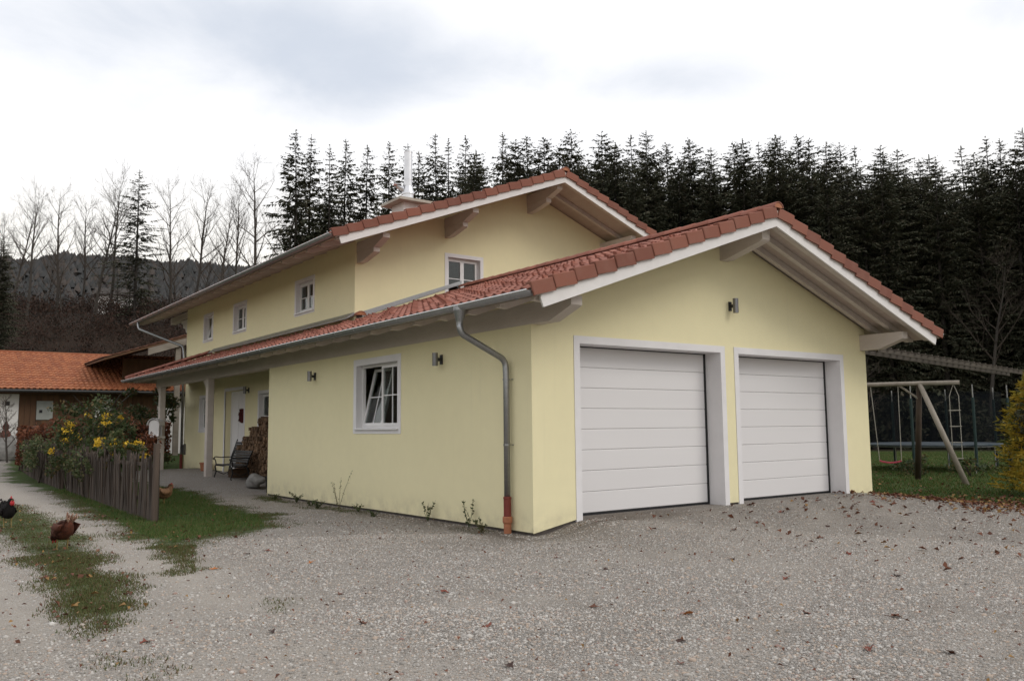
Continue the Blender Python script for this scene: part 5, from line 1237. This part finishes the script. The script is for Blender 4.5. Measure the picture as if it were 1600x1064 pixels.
# ================================================================== chickens
def chicken(name, label, loc, rz, body_mat, rooster=False, peck=False, neck_mat=None, sc=1.0, tailtip=None):
    t = thing(name, label, 'chicken', loc, rz, 'free-range chickens'); t.scale = (sc, sc, sc)
    # rings from tail to beak: x, z, half width, half height
    if rooster:
        rings = [(-.20,.40,.012,.05),(-.17,.37,.045,.08),(-.11,.31,.085,.10),(-.03,.27,.105,.115),(.05,.265,.105,.118),(.11,.29,.085,.11),(.145,.335,.062,.08),(.165,.39,.046,.055),(.175,.435,.036,.04),(.185,.465,.036,.036),(.205,.478,.033,.032),(.228,.475,.020,.020)]
    elif peck:
        rings = [(-.21,.36,.012,.03),(-.18,.33,.045,.06),(-.12,.28,.09,.10),(-.03,.245,.115,.12),(.06,.23,.115,.118),(.13,.225,.09,.095),(.18,.215,.062,.062),(.225,.19,.045,.045),(.262,.155,.036,.036),(.285,.12,.034,.033),(.295,.095,.026,.026),(.30,.08,.015,.015)]
    else:
        rings = [(-.20,.37,.012,.03),(-.17,.34,.045,.06),(-.11,.28,.09,.10),(-.03,.245,.115,.12),(.06,.245,.112,.118),(.12,.27,.085,.10),(.15,.315,.058,.07),(.165,.355,.044,.05),(.175,.39,.036,.038),(.188,.415,.034,.034),(.208,.42,.028,.028),(.228,.415,.016,.016)]
    n = 14; vs_ = []; fs = []; k = len(rings)
    for i, (x, z, w, h) in enumerate(rings):
        a_ = rings[max(i-1,0)]; b_ = rings[min(i+1,k-1)]; d = Vector((b_[0]-a_[0], 0, b_[1]-a_[1])).normalized(); u = Vector((-d.z, 0, d.x))
        for j in range(n):
            q = 2*math.pi*j/n; p = Vector((x,0,z)) + Vector((0,1,0))*w*math.cos(q) + u*h*math.sin(q)*(1.0 if math.sin(q) > 0 else 1.08); vs_.append(p)
    for i in range(k-1): fs += [(i*n+j, i*n+(j+1)%n, (i+1)*n+(j+1)%n, (i+1)*n+j) for j in range(n)]
    fs += [tuple(range(n)), tuple((k-1)*n+j for j in range(n))]
    mb = MB(); mb.add(vs_, fs)
    me_ = mb.mesh('body', M[body_mat], True); fixn(me_)
    if neck_mat:
        me_.materials.append(M[neck_mat])
        for p in me_.polygons:
            if p.center.x > .14 and p.center.z > .30: p.material_index = 1
    b = obj('body', me_, t); ss = b.modifiers.new('subsurf', 'SUBSURF'); ss.levels = 1; ss.render_levels = 1
    fp = MB()
    for i in range(260):
        f_ = random.uniform(1.2, k-3.2); i0 = int(f_); q = f_-i0; x, z, w, h = [rings[i0][m]*(1-q)+rings[i0+1][m]*q for m in range(4)]
        th = random.uniform(-1.2, math.pi+1.2); p_ = Vector((x, w*1.0*math.cos(th), z + h*math.sin(th))); nr = Vector((0, math.cos(th)/max(w,.02), math.sin(th)/max(h,.02))).normalized()
        bk = Vector((-1, 0, random.uniform(-.35, .2))); bk = (bk - nr*bk.dot(nr)).normalized(); sd2 = nr.cross(bk); L_ = random.uniform(.035, .06); W_ = L_*.36
        fp.add([p_-bk*L_*.3, p_+sd2*W_+nr*.004, p_+bk*L_+nr*.014, p_-sd2*W_+nr*.004], [(0,1,2,3)])
    fme = fp.mesh('feathers', M[body_mat]); fme.attributes.new('rnd', 'FLOAT', 'POINT'); obj('feathers', fme, t)
    hx, hz = rings[-3][0], rings[-3][1]
    mb = MB()   # tail feathers
    nf = 11 if rooster else 8
    for i in range(nf):
        a_ = R_(random.uniform(95, 150) if rooster else random.uniform(98, 135)); L_ = random.uniform(.16, .26) if rooster else random.uniform(.10, .16); y0 = random.uniform(-.04, .04)
        p0 = Vector((-.15, y0, .33)); pts = [p0 + Vector((math.cos(a_+q*q*.9*(1 if rooster else .2))*L_*q, y0*q*.8, math.sin(a_+q*q*.9*(1 if rooster else .2))*L_*q)) for q in (0,.35,.7,1)]
        for (p_, q_), w in zip(zip(pts[:-1], pts[1:]), (.022,.026,.02)): mb.beam(p_, q_, .008, w*1.4, (-1,0,.2))
    mb.build('tail', M[tailtip or body_mat], t)
    for s in (-1, 1):
        mb = MB(); v = []
        for i, (x, z, w) in enumerate(((.08,.28,.02),(.03,.275,.06),(-.05,.265,.065),(-.13,.285,.04),(-.18,.315,.01))):
            v += [(x, s*(.098+.012*math.sin(i)), z+w), (x, s*(.125), z), (x, s*(.098), z-w)]
        mb.add(v, [(3*i+j, 3*i+j+1, 3*i+j+4, 3*i+j+3) for i in range(4) for j in range(2)]); q = mb.build('wing', M[body_mat], t, True); q.modifiers.new('s', 'SOLIDIFY').thickness = .012
        lx = .01+.03*s; mb = MB(); mb.tube([(lx,.05*s,.18),(lx-.01,.05*s,.10),(lx+.005,.05*s,.012)], [.016,.008,.007], 6)
        for da in (-.5, 0, .5): mb.tube([(lx+.005,.05*s,.012),(lx+.055*math.cos(da),.05*s+.055*math.sin(da),.006)], .005, 4)
        mb.tube([(lx+.005,.05*s,.012),(lx-.03,.05*s,.006)], .005, 4); mb.build('leg', M['chleg'], t)
    cr = 1.5 if rooster else .7
    dirf = Vector((rings[-1][0]-rings[-4][0], 0, rings[-1][1]-rings[-4][1])).normalized(); upv = Vector((-dirf.z, 0, dirf.x)); hc = Vector((hx,0,hz))
    mb = MB(); base_ = [hc + upv*.028 + dirf*q for q in (-.035, -.01, .015, .035)]
    pts = [base_[0], base_[3]]; prof = [hc+upv*.02-dirf*.045*cr]
    for i, q in enumerate((-.04, -.025, -.01, .005, .02, .035)): prof.append(hc + dirf*q + upv*(.03+(.034 if i % 2 == 0 else .014)*cr))
    prof.append(hc+upv*.01+dirf*.045)
    mb.prism([p-Vector((0,.006,0)) for p in prof], (0,.012,0)); ob = mb.build('comb', M['comb'], t); fixn(ob.data)
    mb = MB()
    for s in (-1, 1): mb.lathe([(.002,.03*cr),(.014*cr,.008*cr),(.015*cr,-.012*cr),(.004,-.03*cr)], 8, hc - upv*(.035+.018*cr) + dirf*.018 + Vector((0,.014*s,0)))
    mb.build('wattles', M['comb'], t)
    mb = MB(); tip = Vector((rings[-1][0],0,rings[-1][1])); mb.tube([tip-dirf*.01, tip+dirf*.035-upv*.008], [.014,.002], 6); mb.build('beak', M['chleg'], t)
    for s in (-1, 1):
        e = hc + upv*.008 + dirf*.008 + Vector((0,.031*s,0)); mb = MB(); mb.lathe([(.0,-.006),(.006,-.003),(.006,.003),(.0,.006)], 8, e); mb.build('eye', M['seal'], t)
    return t
M['chleg'] = simple('yellow_scaly_leg', (.30, .215, .08), (.22, .155, .055), 60, .6)
M['comb'] = simple('red_comb', (.42, .02, .025), (.32, .015, .02), 40, .5)
M['featherblack'] = simple('black_feathers', (.008, .008, .010), (.018, .014, .012), 45, .85, spec=.12, bump=.6, bscale=70, local=True)
M['featherbrown'] = simple('red_brown_feathers', (.11, .030, .013), (.055, .017, .009), 40, .85, bump=.6, bscale=70, local=True)
M['featherfawn'] = simple('fawn_feathers', (.28, .16, .08), (.13, .06, .03), 25, .75, bump=.6, bscale=60, local=True)
M['feathertip'] = simple('pale_rust_tail', (.24, .09, .05), (.42, .30, .22), 18, .7, local=True)
chicken('rooster', 'black rooster with red comb on the grass strip at the left edge', flat(-6.17, 6.9, .0), R_(-82), 'featherblack', True, sc=1.02)
chicken('hen', 'red-brown hen with raised tail on the grass strip between the wheel tracks', flat(-5.88, 3.05, .0), R_(104), 'featherbrown', False, True, sc=1.1, tailtip='feathertip')
chicken('hen', 'fawn and brown hen standing behind the end of the near fence', flat(-2.85, 9.9, .0), R_(25), 'featherfawn', False, False, sc=1.0)

# ================================================================== small ground things
# gravel stones
ico = [(0,0,1)] + [(math.cos(2*math.pi*i/5)*.894, math.sin(2*math.pi*i/5)*.894, .447) for i in range(5)] + [(math.cos(2*math.pi*(i+.5)/5)*.894, math.sin(2*math.pi*(i+.5)/5)*.894, -.447) for i in range(5)]
icof = [(0,1+i,1+(i+1)%5) for i in range(5)] + [(1+i,6+i,1+(i+1)%5) for i in range(5)] + [(1+(i+1)%5,6+i,6+(i+1)%5) for i in range(5)]
ICO = np.array(ico); ICF = np.array(icof)
def stones_at(x, y, size):
    n = len(x); z = gz(x, y); sc = size[:,None]*rng.uniform(.65, 1.35, (n,3))*np.array([1,1,.62]); a = rng.uniform(0, 6.28, n)
    P = ICO[None]*rng.uniform(.78, 1.2, (n,11,1))*sc[:,None,:]; ca, sa = np.cos(a)[:,None], np.sin(a)[:,None]
    Q = np.stack([P[...,0]*ca-P[...,1]*sa, P[...,0]*sa+P[...,1]*ca, P[...,2]], -1) + np.stack([x, y, z+size*.18], -1)[:,None,:]
    F = (np.arange(n)[:,None,None]*11 + ICF[None]).reshape(-1,3)
    return Q.reshape(-1,3), F, np.repeat(rng.uniform(0,1,n), 11)
def wedge(n, d0, d1, a0=14.0, a1=92.0):
    d = np.sqrt(rng.uniform(d0*d0, d1*d1, n)); a = np.radians(rng.uniform(a0, a1, n)); return CAM.x+d*np.cos(a), CAM.y+d*np.sin(a)
def stone_mat():
    t = NT('gravel_stone'); r = t.rand(); r2 = t.math('FRACT', t.math('MULTIPLY', r, 13.7)); r3 = t.math('FRACT', t.math('MULTIPLY', r, 57.3))
    col = t.mix(r, (.175, .162, .147), (.54, .515, .48)); col = t.mix(t.rng(r2, .70, .85), col, (.41, .325, .26)); col = t.mix(t.rng(r3, .965, .985), col, (.58, .56, .53)); col = t.mix(t.rng(r3, .05, .0), col, (.26, .15, .125))
    col = t.mix(t.rng(t.noise(t.pos(), 90, 3), .4, .7, 0, .5), col, (.35, .325, .295))
    t.pbsdf(col, .88, 0, .25); return t.m
M['stone'] = stone_mat()
def chips_at(x, y, size):
    """cheap five-sided pebbles for the middle distance"""
    n = len(x); z = gz(x, y); a = rng.uniform(0, 6.28, n)[:,None] + np.arange(5)[None]*1.2566 + rng.uniform(-.35, .35, (n,5)); r = size[:,None]*rng.uniform(.65, 1.3, (n,5))
    ring = np.stack([x[:,None]+r*np.cos(a), y[:,None]+r*np.sin(a), np.repeat((z-.002)[:,None], 5, 1)], -1)
    top = np.stack([x+size*rng.uniform(-.35,.35,n), y+size*rng.uniform(-.35,.35,n), z+size*rng.uniform(.45,.95,n)], -1)[:,None]
    V = np.concatenate([ring, top], 1).reshape(-1,3); b_ = np.arange(n)*6
    F = np.concatenate([np.stack([b_+j, b_+(j+1)%5, b_+5], -1) for j in range(5)]); return V, F, np.repeat(rng.uniform(0,1,n), 6)
parts = []
for n, d0, d1, smin, smax, fn in ((78000, 4.6, 8.0, .005, .0145, stones_at), (3600, 4.6, 10, .012, .026, stones_at), (110000, 7.8, 13.5, .006, .015, chips_at), (4000, 9, 18, .014, .024, chips_at), (46000, 13, 22, .009, .018, chips_at)):
    x, y = wedge(n, d0, d1); g = grassf(x, y); du = dustf(x, y); keep = (rng.uniform(0,1,n) > g*1.3) & (rng.uniform(0,1,n) > du*.80) & ~((x > -.02) & (x < GX1+.05) & (y > -.03))
    keep &= ~((y > 11) & (x > HX0)); keep &= fbm(x, y, .8, 31) > rng.uniform(.05, .48, n)
    x, y = x[keep], y[keep]; size = smin + (smax-smin)*rng.uniform(0,1,len(x))**2.0
    parts.append(fn(x, y, size))
V, F, Rn = cat(parts); o = obj('gravel', npmesh('gravel', V, F, M['stone'], Rn)); tag(o, 'loose grey and beige gravel stones over the yard', 'gravel', None, 'stuff')
# grass blades
def blades(x, y, h, w, mat_name, name, label):
    n = len(x); z = gz(x, y); a = rng.uniform(0, 6.28, n); b = rng.uniform(0, 6.28, n); lean = rng.uniform(.1, .9, n)*h
    dx, dy = np.cos(a)*w, np.sin(a)*w; base = np.stack([x, y, z-.004], -1)
    V = np.stack([base - np.stack([dx,dy,0*dx],-1), base + np.stack([dx,dy,0*dx],-1), base + np.stack([np.cos(b)*lean, np.sin(b)*lean, h], -1)], 1).reshape(-1,3)
    o = obj(name, npmesh(name, V, np.arange(3*n).reshape(-1,3), M[mat_name], np.repeat(rng.uniform(0,1,n), 3))); tag(o, label, 'grass', None, 'stuff')
n = 420000; x, y = wedge(n, 5.2, 27, 54, 93); g = grassf(x, y); keep = (g > rng.uniform(.12, 1.0, n)) & (x < 1.3) & (fbm(x, y, 2.0, 12) > rng.uniform(.1, .56, n)); x, y = x[keep], y[keep]
x2, y2 = wedge(170000, 5.2, 13, 74, 93); k2 = (grassf(x2, y2) > rng.uniform(.12, 1.0, 170000)) & (fbm(x2, y2, 2.6, 17) > rng.uniform(.1, .6, 170000)); x = np.concatenate([x, x2[k2]]); y = np.concatenate([y, y2[k2]])
strip = sdf(POLY_VERGE, x, y) < .45
blades(x[~strip], y[~strip], rng.uniform(.025, .075, (~strip).sum()), .0065, 'grass', 'lawn_grass', 'short green grass of the verge between track and house')
blades(x[strip], y[strip], rng.uniform(.012, .045, strip.sum()), .0055, 'drygrass', 'strip_grass', 'thin yellowish grass strip between the wheel tracks')
n = 190000; x, y = wedge(n, 16, 50, 14, 37); g = grassf(x, y); keep = (g > rng.uniform(.2, .9, n)) & (x > 9.25) & (fbm(x, y, 1.2, 14) > rng.uniform(.15, .6, n)); x, y = x[keep], y[keep]
blades(x, y, rng.uniform(.03, .08, len(x)), .014, 'grass', 'lawn_grass', 'dark green lawn behind the garage at the right')
# fallen leaves: litter as stuff, the largest as single leaves
def leaf_poly(seed):
    r = np.random.default_rng(seed); pts = []; k = 11
    for i in range(k):
        a_ = 2*math.pi*i/k; rad = (1.0 if i % 2 == 0 else .62)*r.uniform(.8, 1.1); pts.append((math.cos(a_)*rad, math.sin(a_)*rad*.72))
    cu = r.uniform(.3, .75); cv = r.uniform(-.4, .6)
    vs_ = [(x_, y_, cu*y_*y_*1.3 + cv*.4*x_*x_ + .06*r.normal()) for x_, y_ in pts] + [(0,0,.0)]; zm = min(v[2] for v in vs_)
    mb = MB(); mb.add([(x_,y_,z_-zm) for x_,y_,z_ in vs_], [(i, (i+1)%k, k) for i in range(k)]); mb.tube([(-.9,0,vs_[k//2][2]-zm),(-1.6,.1,.05)], .04, 3)
    return mb
LFM = [leaf_poly(70+i) for i in range(6)]
LMATS = [('brown', (.14, .055, .03), (.09, .035, .02)), ('reddish brown', (.20, .06, .035), (.13, .035, .022)), ('orange', (.42, .16, .04), (.30, .10, .03)), ('dark brown', (.06, .028, .02), (.04, .02, .015))]
LMESH = []
for nm, c1, c2 in LMATS:
    m_ = simple('%s_dry_leaf' % nm.replace(' ', '_'), c1, c2, 20, .7, local=True)
    LMESH.append([q.mesh('fallen_leaf', m_) for q in LFM])
LV = [(-2.13,-4.98,2,.085,'bright orange curled leaf lying on the gravel in the middle foreground'),(-3.6,-.15,2,.08,'orange-yellow leaf lying on gravel in front of the left garage wall'),(-4.75,-.05,2,.075,'orange leaf at the grass tip beside the track'),
      (-1.6,-7.0,0,.09,None),(-2.0,-6.6,1,.085,None),(-.9,-6.2,0,.08,None),(-2.9,-5.6,3,.07,None),(-1.3,-5.6,1,.075,None),(-3.8,-4.3,1,.07,None),(-2.55,-4.2,0,.075,None),(-4.6,-3.6,0,.07,None),(-5.3,-3.4,3,.07,None),(-3.3,-2.8,1,.08,None),(-4.2,-2.3,0,.07,None),
      (-1.2,-2.9,3,.07,None),(.4,-3.4,0,.08,None),(1.9,-4.0,1,.08,None),(2.8,-3.0,0,.08,None),(-.2,-4.6,1,.08,None),(.9,-5.2,3,.08,None),(-4.0,1.0,0,.08,None),(-3.7,1.1,1,.09,None),(-5.9,-1.0,1,.06,None),(-6.2,-3.1,1,.07,None),(-5.9,.9,1,.07,None),(-5.4,2.2,0,.07,None),(-1.9,1.3,0,.07,None),
      (3.2,-1.6,1,.09,None),(4.4,-1.2,1,.10,None),(5.1,-2.0,0,.09,None),(5.9,-1.4,2,.09,None),(3.9,-2.4,3,.09,None),(6.5,-2.3,0,.10,None),(7.2,-1.2,1,.10,None),(2.3,-1.9,0,.09,None),(-4.35,-5.35,3,.07,None),(-3.35,-6.0,1,.07,None),(-1.1,-1.9,1,.06,None)]
for i, (x, y, c, s, lb) in enumerate(LV):
    o = obj('fallen_leaf', LMESH[c][i % 6]); o.location = flat(x, y, .006); o.scale = (s*.72, s*.72, s*.75); o.rotation_euler = (random.gauss(0,.2), random.gauss(0,.2), random.uniform(0, 6.28))
    v_ = cam.matrix_world.inverted() @ Vector(o.location); u_ = .5 - v_.x/v_.z*cd.lens/36; w_ = .5 + v_.y/v_.z*cd.lens/36*1.506
    hz_ = ['at the far left', 'left of the middle', 'in the middle', 'right of the middle', 'at the far right'][max(0, min(4, int(u_*5)))]; vz_ = 'near the bottom edge' if w_ > .93 else ('in the foreground' if w_ > .86 else ('below the garage front' if u_ > .5 else 'beside the grass'))
    tag(o, lb or '%s curled dry leaf on the gravel %s, %s' % (LMATS[c][0], vz_, hz_), 'leaf', 'single dry leaves on the gravel')
parts = []
def litter(x, y, s):
    P = np.stack([x, y, gz(x, y)+.018+rng.uniform(0,.02,len(x))], -1); n_ = len(P); d = rng.normal(size=(n_,3))*np.array([1,1,.35]); d /= np.linalg.norm(d,axis=1,keepdims=True); e = np.cross(d, np.array([0,0,1.0])+rng.normal(size=(n_,3))*.35); e /= np.linalg.norm(e,axis=1,keepdims=True)
    ss = s*rng.uniform(.5,1.2,(n_,1)); b = np.cross(d,e)*ss*.25
    V = np.stack([P-d*ss*.5, P+e*ss*.33+np.abs(b), P+d*ss*.5, P-e*ss*.33+np.abs(b)], 1).reshape(-1,3); return V, np.arange(4*n_).reshape(-1,4), np.repeat(rng.uniform(0,1,n_),4)
x = rng.uniform(7.0, 14.5, 8200); y = rng.uniform(-4.8, 1.0, 8200); k_ = np.exp(-((x-9.7)/1.7)**2)*fbm(x, y, 1.2, 41) > rng.uniform(.12, .75, 8200); parts.append(litter(x[k_], y[k_], .11))
x = rng.uniform(.5, 9.5, 900); y = rng.uniform(-5.5, -.25, 900); k_ = (x/9.5)*fbm(x, y, 1.0, 42) > rng.uniform(.05, .62, 900); parts.append(litter(x[k_], y[k_], .10))
x, y = wedge(700, 7, 24, 60, 92); k_ = (grassf(x, y) > .25) & (fbm(x, y, 1.1, 43) > rng.uniform(.3, .62, 700)) & (x < -1.2); parts.append(litter(x[k_], y[k_], .075))
x, y = wedge(1500, 6, 22, 74, 93); k_ = (grassf(x, y) > .3) & (x < -4.6) & (fbm(x, y, 1.6, 44) > rng.uniform(.35, .65, 1500)); parts.append(litter(x[k_], y[k_], .06))
x, y = wedge(1100, 4.8, 16, 18, 90); k_ = ~((x > -.1) & (y > -.1)); parts.append(litter(x[k_], y[k_], .042))
x = rng.uniform(11, 26, 500); y = rng.uniform(-2, 8, 500); parts.append(litter(x, y, .10))
V, F, Rn = cat(parts); o = obj('leaf_litter', npmesh('leaf_litter', V, F, M['litter'], Rn)); tag(o, 'scattered fallen brown leaves along the lawn edge and yard', 'leaf litter', None, 'stuff')
# weeds along the garage wall
def weed(label, x, y, h, n, sp, dry=False):
    t = thing('weed', label, 'weed', flat(x, y, -.01), 0, 'weeds along the garage wall'); mb = MB(); P = []
    for k in range(n):
        a_ = random.uniform(0, 6.28); hh_ = h*random.uniform(.45, 1); e = Vector((math.cos(a_)*sp*hh_*.6, math.sin(a_)*sp*hh_, hh_)); mid = e*.5 + Vector((random.gauss(0,.02), random.gauss(0,.02), .04)); mb.tube([(0,0,0), mid, e], [.005,.004,.002], 4)
        for j in range(int(hh_*34)):
            s_ = random.uniform(.12, 1); b_ = mid*(s_*2) if s_ < .5 else mid.lerp(e, s_*2-1); P.append(np.array(b_)+rng.normal(size=3)*.02*(1-.5*s_))
    mb.build('stem', M['weed'], t); V, F, Rn = leaf_cloud(np.array(P), .035 if dry else .06, rng, .45); obj('leaves', npmesh('leaves', V, F, M['weed'], Rn), t)
weed('tall thin weed growing at the far end of the garage wall below the window', -.22, 6.4, .85, 4, .5, True)
weed('small weed sprouting at the garage wall between window and downpipe', -.12, 2.9, .38, 5, .5)
weed('tall leafy weed against the garage wall left of the downpipe', -.14, 1.55, .62, 4, .3)
weed('low spreading weed at the foot of the downpipe', -.3, .95, .22, 12, 1.0)
weed('bushy weed patch at the far garage wall end', -.25, 8.6, .26, 12, 1.2)
weed('low weed tuft on the gravel below the garage window', -.25, 5.4, .18, 10, 1.2)

for k, (y, h, lb) in enumerate(((7.6, .16, 'low green weed tuft at the garage wall, second from the porch end'), (7.0, .2, 'leafy weed tuft at the garage wall just left of the tall thin weed'), (9.8, .14, 'small weed tuft near the porch end of the garage wall'), (4.4, .12, 'tiny weed below the right side of the garage window'))):
    weed(lb, -.32 - .1*(k % 2), y, h, 14, 1.5)
